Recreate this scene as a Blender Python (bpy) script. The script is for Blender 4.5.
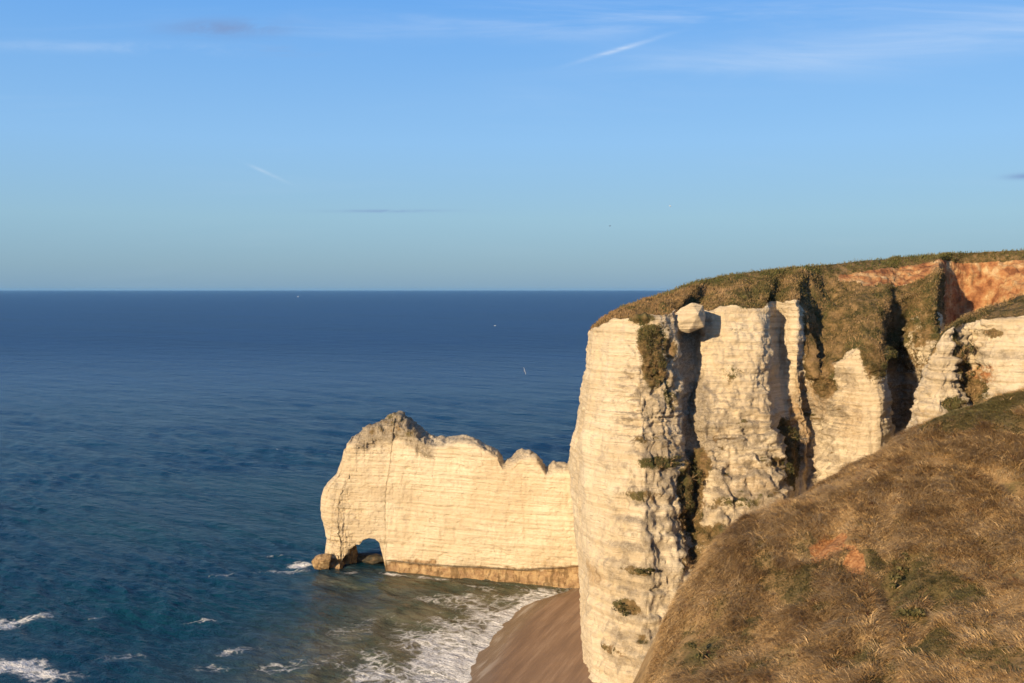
import bpy, math, random
import numpy as np
from mathutils import Vector

random.seed(7)
RNG = np.random.default_rng(7)
R = math.radians
for o in list(bpy.data.objects):
    bpy.data.objects.remove(o, do_unlink=True)
SC = bpy.context.scene
COL = SC.collection

# ------------------------------------------------------------------ camera, light, exposure
F = 1000.0            # focal length in pixels of a 1024 px wide picture
HZ = 290.0            # horizon row
EYE = 70.0            # metres above the sea
cam_d = bpy.data.cameras.new('camera')
cam = bpy.data.objects.new('camera', cam_d); COL.objects.link(cam)
cam.location = (0, 0, EYE); cam.rotation_euler = (R(90), 0, 0)
cam_d.sensor_width = 36.0; cam_d.lens = 36.0 * F / 1024.0
cam_d.shift_y = -(341.5 - HZ + 1.0) / 1024.0
cam_d.clip_start = 0.5; cam_d.clip_end = 200000.0
SC.camera = cam

SUN_AZ, SUN_EL = 219.0, 17.0       # degrees clockwise from +Y, and above the horizon
world = bpy.data.worlds.new('World'); SC.world = world
world.use_nodes = True
sun_d = bpy.data.lights.new('sun', 'SUN'); sun = bpy.data.objects.new('sun', sun_d); COL.objects.link(sun)
sun_d.energy = 4.9; sun_d.angle = R(0.5); sun_d.color = (1.0, 0.765, 0.475)
to_sun = Vector((math.sin(R(SUN_AZ)) * math.cos(R(SUN_EL)), math.cos(R(SUN_AZ)) * math.cos(R(SUN_EL)), math.sin(R(SUN_EL))))
sun.rotation_euler = to_sun.to_track_quat('Z', 'Y').to_euler()
SC.view_settings.view_transform = 'Standard'; SC.view_settings.look = 'None'
SC.view_settings.exposure = 0.55; SC.view_settings.gamma = 1.0
SC.view_settings.use_curve_mapping = False
SC.cycles.use_denoising = True
SC.cycles.sample_clamp_indirect = 4.0
SC.cycles.max_bounces = 5; SC.cycles.diffuse_bounces = 3; SC.cycles.glossy_bounces = 3
SC.cycles.transparent_max_bounces = 4; SC.cycles.volume_bounces = 0
SC.cycles.caustics_reflective = False; SC.cycles.caustics_refractive = False


# ------------------------------------------------------------------ node helper
class NT:
    def __init__(self, tree):
        self.t = tree; self.n = tree.nodes; self.l = tree.links
        self.n.clear()

    def add(self, kind, **kw):
        nd = self.n.new(kind)
        for k, v in kw.items():
            setattr(nd, k, v)
        return nd

    def put(self, sock, v):
        if isinstance(v, bpy.types.NodeSocket):
            self.l.new(v, sock)
        elif v is not None:
            sock.default_value = v

    def math(self, op, a, b=None, c=None, clamp=False):
        nd = self.add('ShaderNodeMath', operation=op, use_clamp=clamp)
        self.put(nd.inputs[0], a)
        if b is not None: self.put(nd.inputs[1], b)
        if c is not None: self.put(nd.inputs[2], c)
        return nd.outputs[0]

    def vmul(self, v, s):
        nd = self.add('ShaderNodeVectorMath', operation='MULTIPLY')
        self.put(nd.inputs[0], v); self.put(nd.inputs[1], s)
        return nd.outputs[0]

    def vadd(self, v, s):
        nd = self.add('ShaderNodeVectorMath', operation='ADD')
        self.put(nd.inputs[0], v); self.put(nd.inputs[1], s)
        return nd.outputs[0]

    def noise(self, vec, scale, detail=3.0, rough=0.55, dist=0.0):
        nd = self.add('ShaderNodeTexNoise')
        self.put(nd.inputs['Vector'], vec); nd.inputs['Scale'].default_value = scale
        nd.inputs['Detail'].default_value = detail; nd.inputs['Roughness'].default_value = rough
        nd.inputs['Distortion'].default_value = dist
        return nd.outputs['Fac']

    def smooth(self, v, a, b, lo=0.0, hi=1.0):
        nd = self.add('ShaderNodeMapRange', interpolation_type='SMOOTHSTEP')
        self.put(nd.inputs['Value'], v)
        nd.inputs['From Min'].default_value = a; nd.inputs['From Max'].default_value = b
        nd.inputs['To Min'].default_value = lo; nd.inputs['To Max'].default_value = hi
        return nd.outputs[0]

    def mix(self, f, a, b, mode='MIX'):
        nd = self.add('ShaderNodeMix', data_type='RGBA', blend_type=mode)
        self.put(nd.inputs[0], f)
        self.put(nd.inputs[6], a if isinstance(a, bpy.types.NodeSocket) else (*a, 1.0))
        self.put(nd.inputs[7], b if isinstance(b, bpy.types.NodeSocket) else (*b, 1.0))
        return nd.outputs[2]

    def ramp(self, f, stops):
        nd = self.add('ShaderNodeValToRGB')
        el = nd.color_ramp.elements
        while len(el) < len(stops): el.new(0.5)
        for e, (p, c) in zip(el, stops):
            e.position = p; e.color = (*c, 1.0)
        self.put(nd.inputs[0], f)
        return nd.outputs[0]

    def sep(self, v):
        nd = self.add('ShaderNodeSeparateXYZ'); self.put(nd.inputs[0], v)
        return nd.outputs

    def attr(self, name):
        nd = self.add('ShaderNodeAttribute'); nd.attribute_name = name
        return nd

    def bump(self, h, strength, dist, normal=None):
        nd = self.add('ShaderNodeBump'); nd.inputs['Strength'].default_value = strength
        nd.inputs['Distance'].default_value = dist
        self.put(nd.inputs['Height'], h)
        if normal is not None: self.put(nd.inputs['Normal'], normal)
        return nd.outputs[0]


def new_mat(name):
    m = bpy.data.materials.new(name); m.use_nodes = True
    g = NT(m.node_tree)
    out = g.add('ShaderNodeOutputMaterial')
    b = g.add('ShaderNodeBsdfPrincipled')
    g.l.new(b.outputs[0], out.inputs[0])
    return m, g, b


# ------------------------------------------------------------------ sky
g = NT(world.node_tree)
wout = g.add('ShaderNodeOutputWorld'); bg = g.add('ShaderNodeBackground')
g.l.new(bg.outputs[0], wout.inputs[0])
sky = g.add('ShaderNodeTexSky', sky_type='NISHITA')
sky.sun_disc = False; sky.sun_elevation = R(SUN_EL); sky.sun_rotation = R(SUN_AZ)
sky.altitude = 70.0; sky.air_density = 1.0; sky.dust_density = 0.6; sky.ozone_density = 2.2
tc = g.add('ShaderNodeTexCoord').outputs['Generated']
sx, sy, sz = g.sep(tc)
ys = g.math('MAXIMUM', sy, 0.02)
u = g.math('DIVIDE', sx, ys); w = g.math('DIVIDE', sz, ys)       # direction as slopes
def wspot(uc, wc, ru, rw, shear=0.0):
    """soft elliptical patch of thin cloud round one direction of the sky"""
    du = g.math('SUBTRACT', u, uc)
    dw = g.math('SUBTRACT', g.math('SUBTRACT', w, wc), g.math('MULTIPLY', du, shear))
    a = g.math('POWER', g.math('DIVIDE', du, ru), 2.0); b_ = g.math('POWER', g.math('DIVIDE', dw, rw), 2.0)
    return g.math('EXPONENT', g.math('MULTIPLY', g.math('ADD', a, b_), -1.0))
comb = g.add('ShaderNodeCombineXYZ'); g.put(comb.inputs[0], u); g.put(comb.inputs[1], w)
cv = comb.outputs[0]
str_n = g.noise(g.vmul(g.vadd(cv, (3.1, 0, 0)), (3.0, 30.0, 1.0)), 1.0, 6.0, 0.6, 0.6)
fib_n = g.noise(g.vmul(cv, (14.0, 60.0, 1.0)), 1.0, 5.0, 0.65, 0.5)
white = g.math('MULTIPLY', wspot(0.40, 0.245, 0.26, 0.022, 0.10), g.smooth(str_n, 0.25, 0.80))
white = g.math('ADD', white, g.math('MULTIPLY', wspot(0.15, 0.272, 0.35, 0.016, 0.03), g.smooth(str_n, 0.42, 0.75, 0, 0.6)))
white = g.math('ADD', white, g.math('MULTIPLY', wspot(0.108, 0.240, 0.034, 0.0022, 0.30), g.smooth(fib_n, 0.20, 0.6, 0, 0.95)))
white = g.math('ADD', white, g.math('MULTIPLY', wspot(-0.245, 0.116, 0.016, 0.0018, -0.45), g.smooth(fib_n, 0.2, 0.6, 0, 0.5)))
white = g.math('ADD', white, g.math('MULTIPLY', wspot(-0.40, 0.242, 0.16, 0.006, -0.02), g.smooth(fib_n, 0.3, 0.7, 0, 0.3)))
white = g.math('ADD', white, g.smooth(str_n, 0.55, 0.9, 0, 0.12))
grey = g.math('MULTIPLY', wspot(-0.285, 0.261, 0.055, 0.008, 0.0), g.smooth(fib_n, 0.30, 0.60))
grey = g.math('ADD', grey, g.math('MULTIPLY', wspot(-0.225, 0.238, 0.035, 0.004, 0.0), g.smooth(fib_n, 0.38, 0.65, 0, 0.5)))
grey = g.math('ADD', grey, g.math('MULTIPLY', wspot(-0.12, 0.078, 0.055, 0.0015, 0.0), g.smooth(fib_n, 0.28, 0.6, 0, 0.9)))
grey = g.math('ADD', grey, g.math('MULTIPLY', wspot(0.515, 0.113, 0.02, 0.003, 0.05), g.smooth(fib_n, 0.25, 0.6)))
hl = g.math('SQRT', g.math('ADD', g.math('POWER', sx, 2.0), g.math('POWER', sy, 2.0)))
el = g.math('DIVIDE', sz, g.math('MAXIMUM', hl, 0.001))
K = 1 / 0.115
def kc(r_, g_, b_): return tuple(v * K * 0.1 for v in (r_, g_, b_))
grad = g.ramp(g.smooth(el, 0.0, 1.0) if False else g.math('MULTIPLY', el, 2.0, clamp=True), [(0.0, kc(.195, .340, .500)), (0.045, kc(.235, .385, .520)), (0.14, kc(.300, .485, .640)), (0.29, kc(.285, .515, .830)), (0.62, kc(.135, .385, .860)), (1.0, kc(.075, .24, .66))])
grad = g.vmul(grad, (6.3, 7.0, 7.2))
skc = g.mix(g.smooth(el, 0.45, 1.0, 0.85, 0.2), g.vmul(sky.outputs[0], (0.8, 0.8, 0.8)), grad)
hsv = g.add('ShaderNodeHueSaturation'); hsv.inputs['Saturation'].default_value = 1.0
g.put(hsv.inputs['Color'], skc)
col = g.mix(g.math('MULTIPLY', white, 0.42, clamp=True), hsv.outputs[0], (5.6, 5.8, 6.0))
col = g.mix(g.math('MULTIPLY', grey, 0.75, clamp=True), col, (1.25, 1.9, 3.4))
g.put(bg.inputs['Color'], col); bg.inputs['Strength'].default_value = 0.115


# ------------------------------------------------------------------ numpy noise
def _hash(ix, iy, iz, seed):
    h = (ix.astype(np.int64) * 374761393 + iy.astype(np.int64) * 668265263 + iz.astype(np.int64) * 2147483647 + seed * 974711) & 0xFFFFFFFF
    h = ((h ^ (h >> 13)) * 1274126177) & 0xFFFFFFFF
    h = ((h ^ (h >> 16)) * 2246822519) & 0xFFFFFFFF
    return ((h ^ (h >> 15)) & 0xFFFFFF) / float(0xFFFFFF) * 2.0 - 1.0

def vnoise(x, y, z=None, seed=0):
    if z is None: z = np.zeros_like(x)
    xi, yi, zi = np.floor(x), np.floor(y), np.floor(z)
    fx, fy, fz = x - xi, y - yi, z - zi
    fx = fx * fx * fx * (fx * (fx * 6 - 15) + 10); fy = fy * fy * fy * (fy * (fy * 6 - 15) + 10); fz = fz * fz * (3 - 2 * fz)
    r = 0
    for a in (0, 1):
        for b in (0, 1):
            for c in (0, 1):
                wgt = (fx if a else 1 - fx) * (fy if b else 1 - fy) * (fz if c else 1 - fz)
                r = r + wgt * _hash(xi + a, yi + b, zi + c, seed)
    return r

def fbm(x, y, z=None, oct=4, seed=0, gain=0.5, lac=2.03):
    r, a, n = 0, 1.0, 0
    for k in range(oct):
        r = r + a * vnoise(x, y, z, seed + k * 17); n += a
        a *= gain; x = x * lac + 3.7; y = y * lac + 1.3
        if z is not None: z = z * lac + 5.1
    return r / n

def sstep(v, a, b):
    t = np.clip((v - a) / (b - a), 0, 1)
    return t * t * (3 - 2 * t)


def W(px, py, Y):
    """world point seen at picture position (px, py) at depth Y: used only to lay the plan out"""
    return np.array([(px - 512.0) / F * Y, Y, EYE + (HZ - py) / F * Y])

def proj(P):
    return 512 + P[..., 0] / P[..., 1] * F, HZ - (P[..., 2] - EYE) / P[..., 1] * F


# ------------------------------------------------------------------ mesh helpers
def mesh_obj(name, V, Fc, mat, smooth=True, parent=None, attrs=None, tris=False):
    V = np.asarray(V, dtype=np.float32).reshape(-1, 3); Fc = np.asarray(Fc, dtype=np.int32)
    me = bpy.data.meshes.new(name)
    k = Fc.shape[1]
    me.vertices.add(len(V)); me.vertices.foreach_set('co', V.ravel())
    me.loops.add(Fc.size); me.loops.foreach_set('vertex_index', Fc.ravel())
    me.polygons.add(len(Fc)); me.polygons.foreach_set('loop_start', np.arange(0, Fc.size, k, dtype=np.int32))
    me.update(calc_edges=True)
    if smooth: me.polygons.foreach_set('use_smooth', np.ones(len(Fc), dtype=bool))
    for an, arr in (attrs or {}).items():
        arr = np.asarray(arr, dtype=np.float32)
        if arr.ndim == 1:
            a = me.attributes.new(an, 'FLOAT', 'POINT'); a.data.foreach_set('value', arr)
        else:
            if arr.shape[1] == 3: arr = np.hstack([arr, np.ones((len(arr), 1), np.float32)])
            a = me.attributes.new(an, 'FLOAT_COLOR', 'POINT'); a.data.foreach_set('color', arr.ravel())
    me.materials.append(mat)
    me.validate()
    o = bpy.data.objects.new(name, me); COL.objects.link(o)
    if parent is not None: o.parent = parent
    return o

def grid_faces(nr, nc, wrap=False):
    i = np.arange(nr - 1)[:, None]; j = np.arange(nc if wrap else nc - 1)[None, :]
    j2 = (j + 1) % nc
    a = i * nc + j; b = i * nc + j2; c = (i + 1) * nc + j2; d = (i + 1) * nc + j
    return np.stack([a, b, c, d], -1).reshape(-1, 4)

def tag(o, label, cat, group=None):
    o['label'] = label; o['category'] = cat
    if group: o['group'] = group
    return o

def gsmooth(A, sig):
    """gaussian smoothing along axis 0"""
    n = int(sig * 3) + 1
    k = np.exp(-0.5 * (np.arange(-n, n + 1) / sig) ** 2); k /= k.sum()
    P = np.concatenate([np.repeat(A[:1], n, 0), A, np.repeat(A[-1:], n, 0)])
    out = np.zeros_like(A)
    for t, kk in enumerate(k): out += kk * P[t:t + len(A)]
    return out

def grid_normals(G):
    du = np.gradient(G, axis=0); dv = np.gradient(G, axis=1)
    n = np.cross(du, dv); n /= (np.linalg.norm(n, axis=-1, keepdims=True) + 1e-9)
    return n


def rock_relief(P, rough):
    """how far (m) weathered chalk stands in or out at each point: joints, beds, hollows"""
    x, y, z = P[..., 0], P[..., 1], P[..., 2]
    d = 1.4 * fbm(x / 8, y / 8, z / 10, 4, 11)
    j = fbm(x / 2.9, y / 2.9, z / 34, 3, 23)
    d += -0.42 * np.maximum(0, 0.16 - np.abs(j)) / 0.16 * (0.35 + 0.65 * rough)      # open vertical joints
    zz = z + 0.5 * fbm(x / 14, y / 14, None, 2, 5)
    lay = zz / 1.15
    li = np.floor(lay); fr = lay - li
    off = lambda i: _hash(i, np.zeros_like(i), np.zeros_like(i), 77) * 0.5 + 0.5 * vnoise(x / 5, y / 5, i * 3.7, 91)
    o0, o1 = off(li), off(li + 1)
    t = sstep(fr, 0.78, 1.0)
    d += (0.13 + 0.42 * rough) * ((1 - t) * o0 + t * o1)
    fine = zz / 0.42; fi = np.floor(fine)
    d += 0.10 * _hash(fi, np.zeros_like(fi), np.zeros_like(fi), 13) + 0.06 * vnoise(x / 1.2, y / 1.2, fi * 2.3, 19)
    h = x * 0.83 + y * 0.55 + 0.4 * fbm(x / 3, y / 3, z / 3, 2, 15)
    def cell(wd, zi, seed):
        i = np.floor(h / wd + 7.3 * _hash(zi, zi * 0, zi * 0, seed)); return _hash(i, zi, zi * 0, seed + 1)
    d += (0.07 + 0.36 * rough) * cell(1.7, li, 301) + (0.12 + 0.50 * rough) * cell(3.4, np.floor(zz / 3.4), 311) + (0.05 + 0.10 * rough) * cell(0.8, fi, 321)
    d += (0.12 + 0.26 * rough) * fbm(x / 1.7, y / 1.7, z / 1.1, 4, 31)
    d += (0.16 + 0.2 * rough) * fbm(x / 0.75, y / 0.75, z / 0.6, 2, 37)
    hol = fbm(x / 3.2, y / 3.2, z / 1.6, 3, 47)
    d -= rough * 0.45 * sstep(hol, 0.22, 0.4)
    d -= 0.35 * sstep(hol, 0.42, 0.6)
    return d


def sheet(stations, row_n, ds, coarse_to=None, smooth_m=0.8, back=(0.15, 170.0, 2.0)):
    """a terrain sheet through plan stations; every station is a profile from foot to back of plateau"""
    S = np.array(stations, float)                       # (n, L, 3)
    mid = S[:, 1, :2]
    seg = np.linalg.norm(np.diff(mid, axis=0), axis=1) + 0.35
    s = np.concatenate([[0], np.cumsum(seg)])
    sn = np.arange(0, s[-1], ds)
    L = S.shape[1]
    A = np.stack([np.stack([np.interp(sn, s, S[:, l, c]) for c in range(3)], -1) for l in range(L)], 1)
    A = gsmooth(A, smooth_m / ds)
    if coarse_to is not None:
        keep = np.ones(len(sn), bool); h = sn < s[coarse_to]
        keep[h] = (np.arange(h.sum()) % 4) == 0
        A = A[keep]
    rows = []
    lev = []
    for l in range(L - 1):
        n = row_n[l]
        t = np.arange(n) / n
        if l == L - 2: t = t ** 2
        rows.append(A[:, None, l] * (1 - t)[None, :, None] + A[:, None, l + 1] * t[None, :, None])
        lev.append(l + t)
    rows.append(A[:, None, L - 1]); lev.append(np.array([L - 1.0]))
    G = np.concatenate(rows, 1)
    return G, np.concatenate(lev)


def find(G, px, py, tol=3.0, front=True):
    """grid index of the surface point seen at a picture position"""
    x, y = proj(G)
    d = np.hypot(x - px, y - py)
    ok = d < max(tol, d.min() + 0.5)
    Y = np.where(ok, G[..., 1], 1e9)
    return np.unravel_index(np.argmin(Y), Y.shape)

def spot(G, mask, px, py, rx, ry, amt=1.0, lean=0.0, soft=0.5):
    """add to a surface mask a patch round the ground point (px, py), rx wide and ry tall in metres"""
    c = G[find(G, px, py)]
    dz = G[..., 2] - c[2]
    dx = (G[..., 0] - c[0]) - lean * dz; dy = (G[..., 1] - c[1]) * 0.45
    r = np.sqrt((dx ** 2 + dy ** 2) / rx ** 2 + dz ** 2 / ry ** 2)
    np.maximum(mask, amt * (1 - sstep(r, 1 - soft, 1 + soft)), out=mask)


# ------------------------------------------------------------------ materials
def chalk_material(name):
    """R vegetation, G orange soil, B grey weathering and painted gully shade, A ochre tint; ragged edges from noise"""
    m, g, b = new_mat(name)
    pos = g.add('ShaderNodeNewGeometry').outputs['Position']
    x, y, z = g.sep(pos)
    mk = g.attr('mask'); c = g.add('ShaderNodeSeparateColor'); g.put(c.inputs[0], mk.outputs['Color'])
    veg, soil, grey = c.outputs[0], c.outputs[1], c.outputs[2]
    ochre = mk.outputs['Alpha']
    big = g.noise(pos, 0.09, 4.0, 0.6)
    med = g.noise(pos, 0.55, 5.0, 0.65)
    fin = g.noise(pos, 2.6, 5.0, 0.7)
    beds = g.noise(g.vmul(pos, (0.05, 0.05, 1.9)), 1.0, 4.0, 0.62)
    flint = g.noise(g.vadd(g.vmul(pos, (0.16, 0.16, 3.4)), (7.0, 3.0, 1.0)), 1.0, 3.0, 0.6)
    base = g.mix(g.smooth(big, 0.35, 0.65), (0.69, 0.59, 0.425), (0.61, 0.495, 0.33))
    base = g.mix(g.smooth(beds, 0.42, 0.62, 0, 0.5), base, (0.44, 0.34, 0.215))
    base = g.mix(g.smooth(med, 0.56, 0.74, 0, 0.45), base, (0.73, 0.62, 0.43))
    base = g.mix(g.smooth(flint, 0.63, 0.70, 0, 0.55), base, (0.30, 0.25, 0.185))
    fl2 = g.noise(g.vadd(g.vmul(pos, (0.35, 0.35, 6.5)), (1.0, 9.0, 4.0)), 1.0, 2.0, 0.6)
    base = g.mix(g.math('MULTIPLY', g.smooth(fl2, 0.62, 0.68), g.smooth(med, 0.62, 0.45, 0.1, 0.6)), base, (0.26, 0.20, 0.14))
    speck = g.math('MULTIPLY', g.smooth(fin, 0.62, 0.72), g.smooth(med, 0.42, 0.6))
    base = g.mix(g.math('MULTIPLY', speck, 0.75), base, (0.22, 0.165, 0.11))
    streak = g.noise(g.vmul(pos, (0.8, 0.8, 0.12)), 1.0, 4.0, 0.6)
    base = g.mix(g.smooth(streak, 0.56, 0.72, 0, 0.30), base, (0.40, 0.33, 0.25))
    rag = g.math('MULTIPLY', g.math('SUBTRACT', g.math('ADD', g.math('MULTIPLY', med, 0.6), g.math('MULTIPLY', fin, 0.4)), 0.5), 2.1)
    def edge(v, a=0.36, b_=0.60): return g.smooth(g.math('ADD', v, rag), a, b_)
    has = lambda v: g.smooth(v, 0.02, 0.15)
    oc = g.math('MULTIPLY', edge(ochre, 0.2, 0.9), has(ochre))
    base = g.mix(g.math('MULTIPLY', oc, 0.8), base, g.mix(g.smooth(med, 0.4, 0.6), (0.23, 0.115, 0.04), (0.42, 0.27, 0.12)))
    base = g.mix(g.math('MULTIPLY', g.math('MULTIPLY', oc, g.smooth(streak, 0.50, 0.60)), 0.7), base, (0.13, 0.08, 0.035))
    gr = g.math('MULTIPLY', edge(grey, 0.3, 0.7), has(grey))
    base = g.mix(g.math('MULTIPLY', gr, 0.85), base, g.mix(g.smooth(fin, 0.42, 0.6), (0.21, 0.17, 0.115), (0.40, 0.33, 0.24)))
    so = g.math('MULTIPLY', edge(soil), has(soil))
    soilc = g.ramp(g.noise(pos, 0.30, 5.0, 0.65), [(0.36, (0.22, 0.09, 0.04)), (0.46, (0.38, 0.175, 0.075)), (0.56, (0.47, 0.28, 0.13)), (0.66, (0.60, 0.43, 0.24))])
    base = g.mix(so, base, soilc)
    ve = g.math('MULTIPLY', edge(veg), has(veg))
    vegc = g.ramp(g.noise(pos, 0.42, 6.0, 0.7), [(0.36, (0.050, 0.045, 0.018)), (0.46, (0.13, 0.092, 0.038)), (0.55, (0.22, 0.145, 0.066)), (0.68, (0.32, 0.21, 0.105))])
    gk = g.smooth(g.noise(pos, 0.13, 3.0, 0.5), 0.48, 0.62, 0, 0.7)
    vegc = g.mix(gk, vegc, g.mix(g.smooth(fin, 0.4, 0.62), (0.035, 0.045, 0.014), (0.10, 0.10, 0.035)))
    base = g.mix(ve, base, vegc)
    g.put(b.inputs['Base Color'], base)
    b.inputs['Roughness'].default_value = 0.92
    b.inputs['Specular IOR Level'].default_value = 0.15
    hb = g.math('ADD', g.math('MULTIPLY', med, 0.9), g.math('ADD', g.math('MULTIPLY', fin, 0.5), g.math('MULTIPLY', beds, 0.7)))
    n = g.bump(hb, 0.78, 0.75)
    n = g.bump(g.noise(pos, 5.0, 5.0, 0.75), 0.7, 0.22, n)
    g.put(b.inputs['Normal'], n)
    return m

CHALK = chalk_material('chalk')

def rock_material():
    m, g, b = new_mat('wet_rock')
    pos = g.add('ShaderNodeNewGeometry').outputs['Position']
    n1 = g.noise(pos, 0.9, 5.0, 0.65)
    c = g.ramp(n1, [(0.36, (0.10, 0.065, 0.030)), (0.5, (0.30, 0.19, 0.085)), (0.66, (0.44, 0.32, 0.17))])
    g.put(b.inputs['Base Color'], c); b.inputs['Roughness'].default_value = 0.7
    g.put(b.inputs['Normal'], g.bump(g.noise(pos, 2.0, 5.0, 0.7), 0.8, 0.5))
    return m
ROCK = rock_material()
DARKROCK = ROCK.copy(); DARKROCK.name = 'shaded_weedy_rock'  # darker rock copy: weed tones plus painted shade behind the arch
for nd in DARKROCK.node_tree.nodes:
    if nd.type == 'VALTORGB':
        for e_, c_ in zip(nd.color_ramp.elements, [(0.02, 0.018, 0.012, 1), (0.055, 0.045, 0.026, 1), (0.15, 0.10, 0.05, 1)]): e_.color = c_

# ------------------------------------------------------------------ main cliff
def st(mid, top, cm, crest, base_dx=0.0, base_dy=-8.0):
    m = W(*mid); t = W(*top)
    b = np.array([m[0] + base_dx, m[1] + base_dy, -2.0])
    c = W(*crest)
    bk = np.array([c[0] * 1.7 + 30, c[1] + 190.0, c[2] - 0.5 if c[2] > EYE + 1 else c[2] - 6.0])
    return [b, m, t, W(*cm), c, bk]

MAIN = [
    st((650, 440, 320), (652, 340, 318), (655, 325, 316), (690, 294, 300)),
    st((598, 440, 262), (610, 345, 258), (616, 332, 252), (640, 301, 246)),
    st((570, 470, 238), (594, 345, 232), (600, 336, 228), (622, 318, 226), 2.6),
    st((571.5, 470, 215), (591, 340, 213), (600, 331, 211), (620, 316, 212), 1.8),
    st((574, 460, 195), (591, 336, 196), (597, 327, 199), (622, 308, 206), 0.9),
    st((583, 440, 184), (594, 330, 188), (605, 320, 193), (635, 305, 206), 0.3),
    st((606, 440, 178), (612, 320, 183), (622, 311, 189), (650, 299.5, 206)),
    st((640, 440, 174), (640, 320, 179), (648, 309, 187), (672, 291, 206)),
    st((668, 450, 175.5), (664, 316, 179), (670, 304, 188), (688, 285.5, 207)),
    st((686, 470, 177.5), (679, 311, 182), (684, 301, 190), (698, 282.5, 208)),
    st((686, 470, 180.5), (680, 311, 189), (689, 301, 196), (704, 281, 208)),
    st((693, 470, 181), (690, 314, 193), (701, 303, 201), (712, 279.5, 209)),
    st((701, 470, 178.5), (701, 313, 189), (708, 301, 196), (722, 276.5, 209)),
    st((738, 470, 178.5), (732, 313, 187), (738, 300, 194), (742, 274, 209)),
    st((766, 470, 179), (755, 312, 187), (759, 299, 194), (762, 272, 210)),
    st((780, 470, 183), (765, 306, 189), (769, 297, 195), (775, 271, 211)),
    st((781, 470, 186), (764, 304, 196), (771, 295, 202), (781, 270, 211)),
    st((789, 470, 188), (775, 303, 198), (780, 294, 203), (788, 269, 212)),
    st((797, 440, 192), (784, 304, 193), (788, 293, 199), (796, 268, 213)),
    st((806, 440, 190), (794, 304, 191), (797, 293, 198), (804, 267.5, 214)),
    st((806, 440, 193), (796, 306, 195), (800, 295, 202), (810, 267, 215)),
    st((814, 440, 193), (806, 330, 195), (810, 300, 204), (816, 266.5, 216)),
    st((824, 440, 189), (817, 384, 191), (820, 320, 203), (824, 266, 217)),
    st((845, 440, 186), (842, 362, 189), (846, 318, 200), (846, 264, 220)),
    st((862, 440, 183), (858, 350, 187), (862, 312, 198), (860, 262, 222)),
    st((882, 440, 183), (876, 345, 187), (880, 308, 198), (874, 261, 224)),
    st((888, 440, 188), (881, 345, 191), (886, 305, 200), (888, 259.5, 226)),
    st((885, 440, 205), (883, 350, 206), (892, 303, 207), (900, 258, 227)),
    st((903, 440, 208), (905, 338, 208), (910, 297, 209), (915, 257, 228)),
    st((922, 440, 199), (921, 315, 202), (926, 288, 210), (928, 256, 229)),
    st((942, 440, 194), (934, 309, 198), (938, 278, 207), (940, 255.5, 230)),
    st((944, 440, 216), (936, 325, 222), (940, 288, 228), (950, 254.5, 232)),
    st((962, 440, 222), (956, 340, 230), (956, 303, 232), (962, 254, 234)),
    st((985, 440, 220), (982, 335, 228), (982, 302, 231), (985, 253, 234)),
    st((1024, 440, 208), (1024, 330, 214), (1024, 300, 218), (1024, 251, 235)),
    st((1100, 440, 200), (1100, 325, 206), (1100, 300, 212), (1100, 248, 236)),
    st((1300, 440, 190), (1300, 320, 196), (1300, 290, 202), (1300, 243, 236)),
]
for q in MAIN[3:19]: q[0][1] -= 9.0
G, lev = sheet(MAIN, [90, 120, 46, 64, 14], 0.28, coarse_to=3)
levg = np.broadcast_to(lev[None, :], G.shape[:2])
G[..., 0] += (1 - sstep(levg, 1.9, 2.3)) * sstep(G[..., 0], 14, 26) * 1.5 * fbm(G[..., 0] / 16, G[..., 1] / 16, G[..., 2] / 11, 3, 777)
N = grid_normals(G)
if N[G.shape[0] // 2, 60, 1] > 0: N = -N
px, py = proj(G)
# masks are made on the undisturbed surface, as patches round ground points
veg = np.zeros(G.shape[:2]); soil = veg.copy(); grey = veg.copy(); ochre = veg.copy(); rough = veg.copy(); hollow = veg.copy()
X_, Y_, Z_ = G[..., 0], G[..., 1], G[..., 2]
nz = fbm(X_ / 6, Y_ / 6, Z_ / 5, 4, 3)
veg = np.maximum(veg, sstep(levg + 0.22 * nz, 2.02, 2.2))
def V(*a, **k): spot(G, veg, *a, **k)
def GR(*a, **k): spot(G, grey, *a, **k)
def RO(*a, **k): spot(G, rough, *a, **k)
def OC(*a, **k): spot(G, ochre, *a, **k)
def SO(*a, **k): spot(G, soil, *a, **k)
for q in [(650, 340, 2.6, 3.2, 1), (656, 365, 2.2, 4, .9), (665, 335, 2, 3, .5), (690, 490, 2.8, 5.5, 1), (697, 465, 2, 3, .9), (690, 515, 2.6, 3, .9), (672, 350, 1.6, 3, .6),
          (622, 606, 2.4, 1.2, .8), (646, 495, 4.0, 1.0, .6), (640, 570, 4.0, 0.8, .6), (660, 463, 4.0, 1.2, .75), (610, 650, 2.5, .7, .6), (640, 640, 1.6, .7, .6),
          (712, 537, 5, 2, .8), (735, 505, 5, 1, .55), (790, 450, 3.0, 6.0, 1), (785, 475, 3, 3, .9), (776, 462, 3, 1.2, .6), (730, 372, 2.5, 2, .45),
          (818, 350, 3.4, 9, 1), (830, 330, 4, 9, 1), (850, 320, 5, 7, 1), (808, 320, 1.6, 4, .8), (880, 350, 3.5, 6, .9), (893, 350, 3, 5, .8), (905, 360, 3, 3, .6), (915, 330, 2.5, 6, .6),
          (640, 318, 2.5, 1.2, .8), (938, 316, 2.6, 4, 1), (936, 325, 2, 3, .9), (700, 560, 6, 2, .7), (738, 330, 1.5, .8, .4), (820, 385, 2, 3, .8), (672, 395, 1.2, 4, .55), (645, 440, 3, 0.8, .5)]:
    V(*q)
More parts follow.
